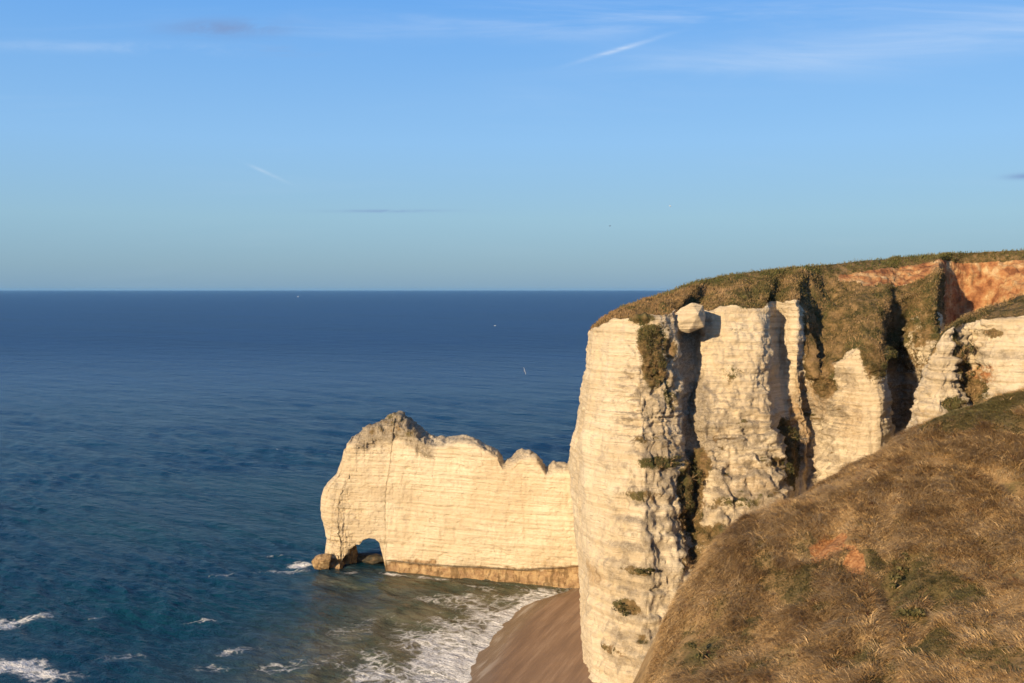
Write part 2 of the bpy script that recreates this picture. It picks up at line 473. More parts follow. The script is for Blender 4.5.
for q in [(655, 400, 3, 7, .5), (665, 460, 5, 2.2, .6), (655, 495, 6, 1.6, .6), (640, 570, 6, 1.6, .6), (640, 600, 5, 1, .5), (630, 640, 5, 2, .6), (650, 520, 7, .8, .7), (648, 548, 7, .9, .7), (636, 588, 6, .8, .6), (632, 622, 5, .8, .6), (660, 440, 4, 3, .6), (665, 480, 4, 3, .65), (624, 660, 5, .9, .6), (612, 500, 3, .6, .4), (600, 400, 1, 6, .35), (675, 375, 2, 7, .6), (735, 425, 5, 2, .55), (745, 440, 6, 2, .5), (688, 350, 2, 8, .6), (702, 320, 1.5, 5, .5),
          (735, 470, 7, 4, .35), (780, 350, 1.2, 8, .5), (818, 430, 3, 9, .55), (905, 400, 6, 10, .6), (740, 500, 7, 2, .5), (655, 530, 5, 2, .4), (692, 420, 3, 11, .95), (690, 370, 2.2, 12, .95), (690, 335, 2, 6, .9), (897, 400, 3, 9, .9), (845, 375, 2, 3, .5), (925, 340, 2, 8, .5)]:  # strongest patches deepen gully shadow in the colour; the rest are weathering
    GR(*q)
for q in [(650, 400, 5, 12, .8), (655, 500, 8, 14, .62), (640, 600, 8, 16, .6), (680, 400, 5, 20, .5), (740, 460, 10, 12, .9), (740, 380, 8, 10, .35), (620, 640, 5, 8, .6), (815, 420, 5, 14, .9), (900, 380, 8, 16, .7), (925, 340, 4, 12, .7), (700, 520, 8, 8, .9)]:
    RO(*q)
for q in [(585, 575, 3, 2, .6), (745, 485, 6, 5, .5), (800, 430, 3, 12, .75), (760, 500, 6, 4, .5), (870, 430, 4, 5, .3), (845, 420, 2, 8, .45), (760, 415, 2.5, 5, .35), (815, 400, 2, 5, .7)]:
    OC(*q)
# bare orange bank under the plateau turf
bank = sstep(px, 826, 850) * sstep(levg + 0.10 * nz, 3.18, 3.42) * (1 - sstep(levg, 3.80, 3.86))
edge_x = np.where(levg < 3.5, 0, 0)
bank *= np.where(px < 935, sstep(py, 262, 264) * (1 - sstep(py + 9 * nz, 282, 290)), 1.0)
soil = np.maximum(soil, bank)
right = sstep(px, 940, 948) * sstep(levg + 0.2 * nz, 2.0, 2.3) * (1 - sstep(levg + 0.05 * nz, 3.74, 3.82))
soil = np.maximum(soil, right)
veg = np.where(soil > 0.5, np.minimum(veg, 0.0 + 0.25 * (nz > 0.25)), veg)
for q in [(700, 287, 5, 1.0, .35), (850, 285, 8, 2, .6)]:
    SO(*q)
# turf lip on the plateau
veg = np.maximum(veg, sstep(levg, 3.76, 3.82))
rel = rock_relief(G, rough)
face = 1 - sstep(levg, 1.98, 2.12)
capd = 1.5 * fbm(X_ / 7, Y_ / 7, Z_ / 5, 4, 61) + 0.5 * fbm(X_ / 1.3, Y_ / 1.3, Z_ / 1.3, 3, 67) - 0.8 * sstep(fbm(X_ / 3.2, Y_ / 12, None, 3, 71), .15, .5)
capd *= 1 - sstep(levg, 3.5, 4.0) * 0.9
soild = 0.9 * np.abs(fbm(X_ / 2.2, Y_ / 2.2, Z_ / 6, 4, 81)) * -1.6
capd = np.where(soil > 0.5, capd * 0.5 + soild, capd)
vb = veg * face
ledge = sstep(43.6 + 1.6 * fbm(X_ / 5, Y_ / 5, None, 3, 941) - Z_, -0.2, 0.5) * sstep(X_, 34, 36) * (1 - sstep(X_, 50, 54)) * (Y_ < 200)
rel = rel + 1.5 * ledge
for zl, x0_, x1_, amp_ in [(51.5, 22, 30, .8), (39.6, 22, 31, 1.0), (33.3, 20, 31, 1.0), (28.5, 20, 31, .7), (20.2, 16, 30, 1.0), (15.8, 16, 27, .6), (13.0, 16, 26, .8), (8.5, 15, 24, .6), (62, 38, 48, .35), (36.5, 37, 50, .8)]:
    zb_ = Z_ - zl - 0.9 * fbm(X_ / 3, Y_ / 3, None, 3, int(zl * 10))
    rel = rel + amp_ * (sstep(-zb_, 0.0, 0.35) * np.exp(-np.maximum(-zb_, 0) / 1.6) - 1.3 * sstep(zb_, 0.0, 0.2) * np.exp(-np.maximum(zb_, 0) / 0.5)) * sstep(X_, x0_, x0_ + 3) * (1 - sstep(X_, x1_ - 2, x1_ + 1)) * (Y_ < 200) * sstep(fbm(X_ / 2.5, Y_ / 2.5, None, 2, 951), -0.5, 0.1)
D = rel * face + capd * (1 - face) + vb * (0.5 + 0.7 * fbm(X_ / 1.6, Y_ / 1.6, Z_ / 1.3, 3, 87))
fadeb = 1 - sstep(levg, 4.0, 4.4)
Gd = G + N * (D * fadeb)[..., None]
Gd[..., 2] += (1 - fadeb) * 0.4 * fbm(X_ / 12, Y_ / 12, None, 3, 99)
Nd = grid_normals(Gd); Nd = np.where(((Nd * N).sum(-1) < 0)[..., None], -Nd, Nd)
up_ = sstep(Nd[..., 2], 0.42, 0.75) * face
zone = np.clip(rough, 0, 1) * face
pn = fbm(X_ / 2.2, Y_ / 2.2, Z_ / 1.6, 4, 971)
grey = np.maximum(grey, up_ * (0.35 + 0.45 * zone)); veg = np.maximum(veg, up_ * zone * sstep(pn, -0.1, 0.3) * 0.6)
grey = np.maximum(grey, (0.22 + 0.16 * zone + 0.5 * zone * sstep(pn, 0.1, 0.45)) * face)
nr, nc = G.shape[:2]
fc = grid_faces(nr, nc)
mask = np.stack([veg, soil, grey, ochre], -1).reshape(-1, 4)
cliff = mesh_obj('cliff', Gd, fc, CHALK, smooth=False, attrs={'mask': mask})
cliff['kind'] = 'structure'
G_MAIN, M_VEG, M_LEV, N_MAIN = Gd, veg, levg, N

# ------------------------------------------------------------------ nearer spur of the cliff at the right
def ste(mid, top, crest, base):
    b = W(*base); b[2] = 0.0
    c = W(*crest)
    bk = c + np.array([3.0, 14.0, -9.0])
    return [b, W(*mid), W(*top), (W(*top) * 0.45 + c * 0.55) + np.array([0, 0, 0.25]), c, bk]
SPUR = [
    ste((960, 440, 205), (965, 400, 206), (975, 390, 206), (950, 600, 205)),
    ste((925, 440, 172), (938, 372, 174), (944, 362, 175), (905, 560, 170)),
    ste((900, 440, 158), (926, 372, 160), (932, 362, 162), (872, 560, 152)),
    ste((912, 440, 150), (930, 358, 153), (938, 350, 156), (890, 560, 142)),
    ste((938, 440, 147), (944, 334, 151), (951, 328, 158), (930, 560, 139)),
    ste((958, 440, 148), (957, 326, 152), (966, 318, 160), (955, 560, 140)),
    ste((968, 440, 153), (964, 325, 155), (974, 315, 161), (965, 560, 144)),
    ste((978, 440, 153), (973, 324, 155), (982, 311, 162), (975, 560, 144)),
    ste((988, 440, 147), (985, 322, 151), (992, 307, 161), (988, 560, 140)),
    ste((1024, 440, 144), (1022, 318, 148), (1026, 296, 160), (1030, 560, 137)),
    ste((1080, 440, 142), (1080, 310, 146), (1080, 284, 158), (1085, 560, 135)),
    ste((1250, 440, 140), (1250, 300, 144), (1250, 270, 156), (1250, 560, 134)),
]
G, lev = sheet(SPUR, [60, 110, 14, 16, 14], 0.24, smooth_m=0.7)
levg = np.broadcast_to(lev[None, :], G.shape[:2])
N = grid_normals(G)
if N[G.shape[0] // 2, 60, 1] > 0: N = -N
X_, Y_, Z_ = G[..., 0], G[..., 1], G[..., 2]
px, py = proj(G)
nz = fbm(X_ / 4, Y_ / 4, Z_ / 4, 4, 3)
veg = sstep(levg + 0.22 * nz, 2.0, 2.25); soil = np.zeros_like(veg); grey = soil.copy(); ochre = soil.copy(); rough = soil.copy()
for q in [(962, 345, 1.2, 3.0, 1), (966, 370, 1.6, 4, .9), (972, 395, 2.5, 2.5, .8), (958, 405, 2, 1.2, .7), (990, 332, 1.5, .8, .7)]: V(*q)
for q in [(965, 370, 2.4, 7, .8), (975, 385, 3, 4, .6), (1000, 355, 4, .8, .6), (935, 390, 2, 6, .4)]: GR(*q)
for q in [(968, 380, 4, 9, 1), (930, 390, 3, 8, .5)]: RO(*q)
for q in [(976, 378, 2.2, 2, .6), (982, 370, 1.2, 1, .5)]: SO(*q)
for q in [(950, 420, 8, 2, .4), (1010, 375, 6, 2, .3)]: OC(*q)
rel = rock_relief(G, rough)
face = 1 - sstep(levg, 1.95, 2.1)
D = rel * face + (1 - face) * (0.6 * fbm(X_ / 3, Y_ / 3, Z_ / 3, 4, 161)) + veg * face * 0.5
Gd = G + N * D[..., None]
mask = np.stack([veg, soil, grey, ochre], -1).reshape(-1, 4)
spur = mesh_obj('cliff_spur', Gd, grid_faces(*G.shape[:2]), CHALK, smooth=False, attrs={'mask': mask})
spur['kind'] = 'structure'
G_SPUR, S_VEG, S_LEV, N_SPUR = Gd, veg, levg, N

# ------------------------------------------------------------------ rock arch running out to sea
TOPX = np.array([300, 320, 345, 349, 356, 364, 372, 380, 391, 398, 406, 416, 426, 433, 445, 458, 466, 476, 486, 493, 498, 503, 509, 516, 522, 529, 536, 541, 546, 549, 555, 561, 571, 590, 640])
TOPY = np.array([480, 470, 450, 440, 437, 431, 428, 422.5, 418.5, 419.5, 425, 433, 440, 443, 443, 441, 440, 443.5, 449, 452, 455, 464, 463, 459, 454, 455, 458, 463, 471, 471, 467, 469, 468, 460, 455])
LEFTY = np.array([400, 440, 450, 465, 480, 488, 495, 505, 515, 525, 535, 545, 560, 600])
LEFTX = 1.0 * np.array([352, 349, 345, 341, 336, 328, 323, 320, 319.5, 321, 325, 327, 325, 325])
def wallY(X):           # front line of the wall in plan, at the water
    return np.interp(X, [-60, -48, -31.5, -10, 12, 40], [252, 249.5, 247.5, 240, 233, 224])
ncol = 420; du = np.linspace(0, 1, ncol)
XL0 = (315.0 - 512) / F * 248.5
X0 = XL0 + du ** 1.15 * (22 - XL0)
def warp(X0v, Zv):
    pyl = HZ + (EYE - Zv) / 248.5 * F
    sh = (np.interp(pyl, LEFTY, LEFTX) - 4.5 - 315.0) / F * 248.5
    return X0v + sh * np.exp(-(X0v - XL0) / 11.0)
ZT = np.full(ncol, 28.0)
for _ in range(40):
    xf = warp(X0, ZT); yf = wallY(xf) + 3.5
    pyt = np.interp(512 + xf / yf * F, TOPX, TOPY)
    ZT = 0.5 * ZT + 0.5 * (EYE - (pyt - HZ) / F * yf)
ZT += 0.25 * fbm(X0 / 0.9, X0 * 0, None, 3, 7)
# opening
pxc = 512 + X0 / wallY(X0) * F
ceil = np.interp(pxc, [336, 338, 341, 343, 347, 352, 356, 360, 366, 373, 377, 379, 382, 384.5], [572, 562, 558, 552, 551, 547, 547, 542, 540.5, 541.5, 545, 552, 562, 572])
ZB = np.where((pxc > 336) & (pxc < 384.5), EYE - (ceil - HZ) / F * wallY(X0), -2.5)
ZB = np.where(ZB < 0.3, -2.5, ZB)
nf, nt = 190, 26
# ring: front (bottom to top), over the ridge, back (top to bottom), underside
T = 12.0 * np.clip(1 - (1 - np.clip((X0 - XL0) / 8.0, 0, 1)) ** 2, 0, 1) ** 0.5 + 0.3
peak = np.exp(-((pxc - 392) / 34) ** 2)
T = T * (1 + 0.45 * peak)
tf = np.linspace(0, 1, nf)
ring = []
for i in range(ncol):
    zb, zt, th = ZB[i], ZT[i], T[i]
    ztf = zt - min(2.4 + 3.5 * peak[i], (zt - zb) * 0.5)
    if pxc[i] > 384: ztf = zt - 2.0
    zf = zb + (ztf - zb) * tf
    yf = 0.07 * np.maximum(zf - 2, 0)                       # slight batter
    yf = yf + (1 - np.sqrt(np.clip(th / 12.3, 0, 1))) * 6.0
    a = np.linspace(0, math.pi, nt)[1:-1]
    yt0 = yf[-1]; yb0 = yf[0] + th
    yr = yt0 + (yb0 - yt0) * (1 - np.cos(a)) / 2
    zr = ztf + (zt - ztf) * np.sin(a) ** (0.8 + 0.5 * peak[i])
    zbk = ztf + (zb - ztf) * np.linspace(0, 1, 50)
    ybk = yb0 + 0 * zbk
    yu = yb0 + (yf[0] - yb0) * np.linspace(0, 1, 14)[1:-1]
    zu = zb + 0 * yu
    ring.append(np.stack([np.concatenate([yf, yr, ybk, yu]), np.concatenate([zf, zr, zbk, zu])], -1))
ring = np.array(ring)
nring = ring.shape[1]
Zg = ring[..., 1]
Xg = warp(np.broadcast_to(X0[:, None], Zg.shape), Zg)
Yg = wallY(Xg) + ring[..., 0] + 1.2
G = np.stack([Xg, Yg, Zg], -1)
N = grid_normals(G)
k0 = ncol // 2
if N[k0, 60, 1] > 0: N = -N
lz = G[..., 2]
kk = np.arange(nring)
isroof = ((kk >= nf) & (kk < nf + nt - 2)).astype(float)
roofg = np.broadcast_to(isroof[None, :], lz.shape)
px, py = proj(G)
veg = np.zeros(lz.shape); grey = veg.copy(); ochre = veg.copy(); rough = veg.copy(); soil = veg.copy()
nz = fbm(Xg / 4, Yg / 4, lz / 4, 4, 3)
depth_top = ZT[:, None] - lz
pk = np.exp(-((512 + Xg / Yg * F - 394) / 42) ** 2)
grey = np.maximum(grey, sstep(depth_top + 2 * nz, 7.5, 3.5) * sstep(pk, 0.25, 0.6) * 0.95)
grey = np.maximum(grey, sstep(depth_top + 1.5 * nz, 1.6, 0.4) * 0.5)
rough = np.maximum(rough, grey)
veg = np.maximum(veg, sstep(depth_top + 2.2 * nz, 5.0, 2.0) * sstep(pk, 0.4, 0.8) * 0.42)
rough = np.maximum(rough, 0.9 * np.exp(-((px - 340) / 14) ** 2) * sstep(lz, 24, 8))
grey = np.maximum(grey, 0.42 * np.exp(-((px - 338) / 24) ** 2))
grey = np.maximum(grey, 0.20)
band_h = np.interp(px, [300, 385, 430, 470, 520, 565, 600], [2.8, 2.4, 2.3, 2.6, 3.0, 4.6, 6.4])
ochre = np.maximum(ochre, sstep(lz + 2.2 * nz, band_h + 1.0, band_h - 0.4))
ochre = np.maximum(ochre, sstep(px, 505, 545) * sstep(lz + 3 * nz, 9.0, 3.0) * 0.6)
grey = np.maximum(grey, 0.8 * np.exp(-((lz - band_h - 0.2) / 0.5) ** 2) * sstep(px, 384, 390) * (1 - sstep(px, 545, 570)))
rel = rock_relief(G, rough)
inner = sstep(X0, XL0, XL0 + 2.5)[:, None]
D = rel * 0.8 * (0.3 + 0.7 * inner) * (1 - 0.35 * roofg)
D -= 1.1 * sstep(lz, band_h + 0.5, band_h - 0.4) * (1 - 0.55 * sstep(lz, band_h - 0.6, 0.2)) * sstep(px, 384, 392)   # wave-cut notch
D += 0.5 * sstep(-lz, -1.0, 0.4)
Gd = G + N * D[..., None]
Gd[:, -12:, 1] = Gd[:, -12:, 1]
mask = np.stack([veg, soil, grey, ochre], -1).reshape(-1, 4)
arch = mesh_obj('rock_arch', Gd, grid_faces(ncol, nring, wrap=True), CHALK, smooth=False, attrs={'mask': mask})
tag(arch, 'long pale chalk wall with a small sea arch at its seaward tip', 'rock arch')
G_ARCH = Gd


# ------------------------------------------------------------------ loose rocks
def rock(name, c, size, seed, mat, label, cat='rock', rot=0.0, flat=0.0, group=None, attrs=False, sub=5, amp=0.28, cut=(0.55, 0.85)):
    import bmesh
    bm = bmesh.new(); bmesh.ops.create_icosphere(bm, subdivisions=sub, radius=1.0)
    V_ = np.array([v.co[:] for v in bm.verts]); F_ = np.array([[v.index for v in f.verts] for f in bm.faces]); bm.free()
    P = V_.copy()
    rng = np.random.default_rng(seed)
    for _ in range(11):                                      # facets: flatten against random planes
        n = rng.normal(size=3); n /= np.linalg.norm(n); dd = rng.uniform(*cut)
        h = P @ n; P -= np.maximum(h - dd, 0)[:, None] * n[None, :] * 0.96
    P *= 1 + amp * fbm(V_[:, 0] * 1.6 + seed, V_[:, 1] * 1.6, V_[:, 2] * 1.6, 4, seed)[:, None]
    P *= np.array(size)
    ca, sa = math.cos(rot), math.sin(rot)
    P = np.stack([P[:, 0] * ca - P[:, 2] * sa, P[:, 1], P[:, 0] * sa + P[:, 2] * ca], -1)
    at = {'mask': np.stack([P[:, 0] * 0, P[:, 0] * 0, P[:, 0] * 0 + 0.25, P[:, 0] * 0], -1)} if attrs else None
    o = mesh_obj(name, P, F_, mat, attrs=at)
    o.location = Vector(c.tolist() if hasattr(c, 'tolist') else c)
    return tag(o, label, cat, group)

c = W(324, 563, 249.5); rock('boulder', c + np.array([0, 0.5, -1.2]), (4.4, 3.4, 3.0), 5, ROCK, 'ochre boulder at the seaward foot of the arch, with surf on its left', 'boulder', rot=0.35, cut=(0.25, 0.62), amp=0.22)
c = G_MAIN[find(G_MAIN, 690, 326)]
import bmesh
def block():
    out = [(671, 330), (670, 319), (681, 309), (692, 303.5), (703, 306), (706, 317), (704, 328), (689, 334)]
    P = [W(x_, y_, 182.3 + RNG.uniform(-.3, .3)) for x_, y_ in out] + [W(698, 315, 180.2), W(683, 322, 180.9), W(690, 330, 181.2)]
    cen = W(689, 319, 184.3)
    P += [(W(x_, y_, 188.5) - W(689, 319, 188.5)) * 0.8 + W(689, 320, 188.5) for x_, y_ in out]
    bm = bmesh.new()
    for p in P: bm.verts.new((p - cen).tolist())
    bmesh.ops.convex_hull(bm, input=bm.verts[:])
    bmesh.ops.triangulate(bm, faces=bm.faces[:])
    for _ in range(4): bmesh.ops.subdivide_edges(bm, edges=bm.edges[:], cuts=1, use_grid_fill=True)
    bmesh.ops.triangulate(bm, faces=bm.faces[:])
    bm.verts.index_update()
    V_ = np.array([v.co[:] for v in bm.verts]); F_ = np.array([[v.index for v in f.verts] for f in bm.faces]); bm.free()
    V_ *= (1 + 0.035 * fbm(V_[:, 0], V_[:, 1], V_[:, 2], 4, 9))[:, None]
    o = mesh_obj('boulder', V_, F_, CHALK, smooth=False, attrs={'mask': np.tile([0.0, 0.0, 0.22, 0.0], (len(V_), 1))})
    o.location = cen.tolist()
    tag(o, 'pale angular chalk block perched on the cliff edge above the shaded gully', 'boulder')
block()
# dark rocks behind the opening
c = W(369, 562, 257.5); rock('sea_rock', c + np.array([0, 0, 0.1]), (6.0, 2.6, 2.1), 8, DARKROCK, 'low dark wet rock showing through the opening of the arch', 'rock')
c = W(350, 556, 255); rock('sea_rock', c + np.array([0, 0, 0]), (2.3, 2.0, 4.9), 12, ROCK, 'narrow rock pillar standing inside the left of the arch opening', 'rock')


# ------------------------------------------------------------------ hill in front, dry grass
CTRL = [W(*a) for a in [(640, 683, 70), (690, 575, 78), (735, 520, 82), (800, 490, 85), (870, 448, 88), (950, 405, 91), (1024, 385, 93), (1200, 350, 100), (1400, 320, 105),
                        (600, 790, 60), (1024, 683, 50), (830, 683, 58), (1024, 530, 68), (870, 560, 71), (930, 470, 80), (720, 683, 64), (740, 600, 73), (1024, 450, 80), (1250, 683, 42), (1250, 480, 70), (1100, 850, 34), (800, 850, 44), (1600, 500, 55)]]
CT = np.array(CTRL)
def tps_fit(P, z, lam=0.02):
    n = len(P); d = np.linalg.norm(P[:, None] - P[None], axis=-1) + 1e-9
    K = d ** 2 * np.log(d) + lam * np.eye(n) * 100
    Q = np.hstack([np.ones((n, 1)), P])
    A = np.block([[K, Q], [Q.T, np.zeros((3, 3))]])
    return np.linalg.solve(A, np.concatenate([z, np.zeros(3)]))
WT = tps_fit(CT[:, :2], CT[:, 2])
def tps(x, y):
    r = WT[-3] + WT[-2] * x + WT[-1] * y
    for k in range(len(CT)):
        d = np.hypot(x - CT[k, 0], y - CT[k, 1]) + 1e-9
        r = r + WT[k] * d * d * np.log(d)
    return r
EDGE = np.array([[-2, 10], [1.5, 35], [5.3, 60], [10.6, 70], [14.6, 78], [18.3, 82], [24.5, 85], [31.5, 88], [39.9, 91], [47.6, 93], [68.8, 100], [93.2, 105], [200, 120]])
def edge_dist(x, y):
    best = np.full(x.shape, 1e9); sgn = np.zeros(x.shape)
    for a, b_ in zip(EDGE[:-1], EDGE[1:]):
        ab = b_ - a; L2 = ab @ ab
        t = np.clip(((x - a[0]) * ab[0] + (y - a[1]) * ab[1]) / L2, 0, 1)
        dx = x - (a[0] + t * ab[0]); dy = y - (a[1] + t * ab[1]); d = np.hypot(dx, dy)
        s = np.sign(ab[0] * dy - ab[1] * dx)
        upd = d < best; best = np.where(upd, d, best); sgn = np.where(upd, s, sgn)
    return best * sgn
CREASES = []
def hill_h(x, y, detail=True):
    h = tps(x, y)
    h = np.clip(h, 20, 78)
    if detail:
        h = h + 0.6 * fbm(x / 11, y / 11, None, 3, 201) + 0.35 * fbm(x / 3.1, y / 3.1, None, 3, 207)
        st_ = (h + 2.5 * fbm(x / 14, y / 14, None, 2, 215)) / 2.2                     # soil-creep steps
        h = h + 0.22 * (sstep(st_ - np.floor(st_), 0.55, 0.95) - (st_ - np.floor(st_)))
    if detail:
        for (x1, y1, x2, y2) in CREASES:
            t_ = np.clip(((x - x1) * (x2 - x1) + (y - y1) * (y2 - y1)) / ((x2 - x1) ** 2 + (y2 - y1) ** 2), 0, 1)
            dd_ = np.hypot(x - x1 - t_ * (x2 - x1), y - y1 - t_ * (y2 - y1)) + 0.35 * fbm(x / 1.3, y / 1.3, None, 2, 231)
            h = h - 0.75 * np.exp(-(dd_ / 0.75) ** 2)
    d = edge_dist(x, y) + (0.5 * fbm(x / 3.5, y / 3.5, None, 3, 221) if detail else 0)
    k = 0.8
    h = h - 1.7 * np.logaddexp(0, (d - 1.2) * k) / k
    spur_ = EYE - 1.7 - 1.9 * np.maximum(0, y - 1.5) - 2.2 * np.maximum(0, -3.0 - x)
    h = np.maximum(h, spur_)
    return np.maximum(h, -1.5)
def ground_at(px_, py_):
    Ys = np.arange(30, 120, 0.1); Xs = (px_ - 512) / F * Ys; zr = EYE + (HZ - py_) / F * Ys
    hh = hill_h(Xs, Ys); k = np.argmax(hh >= zr)
    return np.array([Xs[k], Ys[k], hh[k]])
_c = [np.concatenate([ground_at(a, b)[:2], ground_at(c_, d_)[:2]]) for a, b, c_, d_ in [(937, 592, 914, 640), (905, 560, 898, 590), (890, 440, 885, 500), (985, 468, 1016, 492), (836, 525, 806, 556), (858, 640, 850, 668)]]
CREASES += _c
def axis_pts(a, b, lo, hi, fine, coarse):
    return np.concatenate([np.arange(a, lo, coarse), np.arange(lo, hi, fine), np.arange(hi, b + coarse, coarse)])
gx = axis_pts(-45, 150, 3, 56, 0.22, 2.0); gy = axis_pts(-60, 130, 44, 98, 0.25, 2.0)
HX, HY = np.meshgrid(gx, gy, indexing='ij')
Hh = hill_h(HX, HY)
# bare earth scars (picture positions used to find the ground point)
G = np.stack([HX, HY, Hh], -1)
ppx, ppy = proj(np.where(HY[..., None] > 5, G, np.array([0, 5.0, 0])))
scar = np.zeros(HX.shape)
def ground_at(px_, py_):
    Ys = np.arange(30, 120, 0.1); Xs = (px_ - 512) / F * Ys; zr = EYE + (HZ - py_) / F * Ys
    hh = hill_h(Xs, Ys); k = np.argmax(hh >= zr)
    return np.array([Xs[k], Ys[k], hh[k]])
SCARS = [(833, 541, 1.25, 0.95), (822, 549, 1.0, 0.6), (855, 563, 0.7, 0.6)]
for a, b_, r1, r2 in SCARS:
    p = ground_at(a, b_)
    d = np.hypot((HX - p[0]) / (r1 * 1.0), (HY - p[1]) / (r2 * 2.0)) + 0.55 * fbm(HX / 0.8, HY / 1.3, None, 3, 9)
    scar = np.maximum(scar, 1 - sstep(d + 0.35 * fbm(HX, HY, None, 3, 5), 0.75, 1.1))
GREENS = [(900, 575, 3.2, 5, .95), (890, 600, 2, 4, .8), (925, 600, 4, 5, .9), (960, 640, 4, 4, .7), (700, 660, 2.5, 4, .9), (730, 640, 2, 4, .7), (800, 590, 3, 4, .75), (820, 560, 2.5, 3, .6), (1000, 407, 8, 5, 1.2), (970, 417, 6, 4, 1.1), (1020, 404, 8, 6, 1.1), (1024, 425, 5, 5, .8),
          (1015, 480, 3, 5, .6), (870, 660, 3, 4, .7), (745, 600, 2, 3, .5), (1010, 560, 3, 5, .5), (990, 655, 3, 4, .6), (760, 570, 2, 3, .5), (700, 620, 1.6, 3, .5), (880, 520, 2, 3, .45), (940, 455, 2.5, 3, .4), (770, 675, 3, 3, .6)]
GP = [(ground_at(a, b_), r1 * 0.9, r2 * 0.85, am) for a, b_, r1, r2, am in GREENS]
def green_at(x, y):
    gval = np.zeros(x.shape)
    x = x + 1.6 * fbm(x / 2.6, y / 3.5, None, 3, 881); y = y + 3.0 * fbm(x / 2.8, y / 3.5, None, 3, 883)
    for p, r1, r2, am in GP:
        d = np.hypot((x - p[0]) / r1, (y - p[1]) / r2)
        gval = np.maximum(gval, am * (1 - sstep(d, 0.3, 1.25)))
    return gval
nn = fbm(HX / 2.2, HY / 2.2, None, 4, 301)
green = green_at(HX, HY)
G[..., 2] -= scar * 0.35

def hill_material():
    m, g, b = new_mat('hill_turf')
    pos = g.add('ShaderNodeNewGeometry').outputs['Position']
    gm = g.attr('green').outputs['Fac']; sc_ = g.attr('scar').outputs['Fac']
    n1 = g.noise(pos, 0.5, 6.0, 0.7); n2 = g.noise(pos, 4.0, 5.0, 0.7)
    c = g.ramp(n1, [(0.35, (0.19, 0.125, 0.055)), (0.5, (0.31, 0.20, 0.092)), (0.65, (0.40, 0.27, 0.13))])
    gf = g.smooth(g.math('ADD', gm, g.math('MULTIPLY', g.math('SUBTRACT', n1, 0.5), 2.6)), 0.4, 1.0, 0.0, 0.8)
    c = g.mix(gf, c, g.mix(g.smooth(n2, 0.4, 0.6), (0.050, 0.046, 0.018), (0.115, 0.095, 0.036)))
    soilc = g.ramp(n2, [(0.35, (0.20, 0.085, 0.035)), (0.5, (0.36, 0.17, 0.07)), (0.65, (0.46, 0.26, 0.12))])
    c = g.mix(g.smooth(sc_, 0.3, 0.6), c, soilc)
    g.put(b.inputs['Base Color'], c); b.inputs['Roughness'].default_value = 0.95
    b.inputs['Specular IOR Level'].default_value = 0.1
    g.put(b.inputs['Normal'], g.bump(g.math('ADD', n2, g.noise(pos, 1.4, 4, .6)), 0.7, 0.18))
    return m
HILL = hill_material()
hill = mesh_obj('hill', G, grid_faces(len(gx), len(gy)), HILL, attrs={'green': green.ravel(), 'scar': scar.ravel()})
hill['kind'] = 'structure'


# ------------------------------------------------------------------ dry grass: many thin blades in one mesh
def blade_material(name):
    m, g, b = new_mat(name)
    c = g.attr('tint').outputs['Color']
    g.put(b.inputs['Base Color'], c); b.inputs['Roughness'].default_value = 0.8
    b.inputs['Specular IOR Level'].default_value = 0.15
    return m
BLADE = blade_material('grass_blade')

def blades(base, lean, length, width, tint, name, droop=0.5):
    """base (n,3), lean (n,3) unit-ish direction, length (n,), width (n,), tint (n,3): curved two-segment blades"""
    n = len(base)
    side = np.cross(lean, np.array([0, 0, 1.0])) + 1e-6
    a = RNG.uniform(0, 2 * math.pi, n)
    side = np.stack([np.cos(a), np.sin(a), np.zeros(n)], -1)
    side /= np.linalg.norm(side, axis=1, keepdims=True)
    up = np.array([0, 0, 1.0])
    p0 = base
    p1 = base + (lean * 0.34 + up * 0.44) * length[:, None]
    p2 = p1 + (lean * 0.52 + up * (0.22 - 0.30 * droop * RNG.random(n)[:, None])) * length[:, None]
    w0 = side * width[:, None] * 0.5
    V_ = np.stack([p0 - w0, p0 + w0, p1 - w0 * 0.9, p1 + w0 * 0.9, p2 - w0 * 0.25, p2 + w0 * 0.25], 1).reshape(-1, 3)
    i = np.arange(n)[:, None] * 6
    F_ = np.concatenate([i + np.array([[0, 1, 3, 2]]), i + np.array([[2, 3, 5, 4]])], 0)
    T_ = np.repeat(tint, 6, 0) * np.tile(np.array([0.85, 0.85, 1, 1, 1.08, 1.08]), n)[:, None]
    return mesh_obj(name, V_, F_, BLADE, smooth=False, attrs={'tint': T_})

NT_ = 85000
per = 9
area_x, area_y = (4, 60), (44, 98)
tx = RNG.uniform(*area_x, NT_ * 3); ty = RNG.uniform(*area_y, NT_ * 3)
th_ = hill_h(tx, ty)
qx, qy = 512 + tx / ty * F, HZ - (th_ - EYE) / ty * F
ok = (qx > 560) & (qx < 1110) & (qy < 760) & (edge_dist(tx, ty) < 2.5)
tx, ty, th_ = tx[ok][:NT_], ty[ok][:NT_], th_[ok][:NT_]
e = 0.3
gxh = (hill_h(tx + e, ty) - hill_h(tx - e, ty)) / (2 * e); gyh = (hill_h(tx, ty + e) - hill_h(tx, ty - e)) / (2 * e)
ca_ = fbm(tx / 6, ty / 6, None, 3, 401)
dens = fbm(tx / 2.5, ty / 4.5, None, 3, 405)
grn = green_at(tx, ty) + 0.8 * fbm(tx / 1.3, ty / 2.0, None, 3, 409)
keep = RNG.random(len(tx)) < np.clip(0.75 + 0.9 * dens, 0.25, 1)
for a, b_, r1, r2 in SCARS:
    p = ground_at(a, b_); keep &= np.hypot((tx - p[0]) / (r1 * 1.0), (ty - p[1]) / (r2 * 1.9)) + 0.6 * RNG.normal(0, .5, len(tx)) > 1
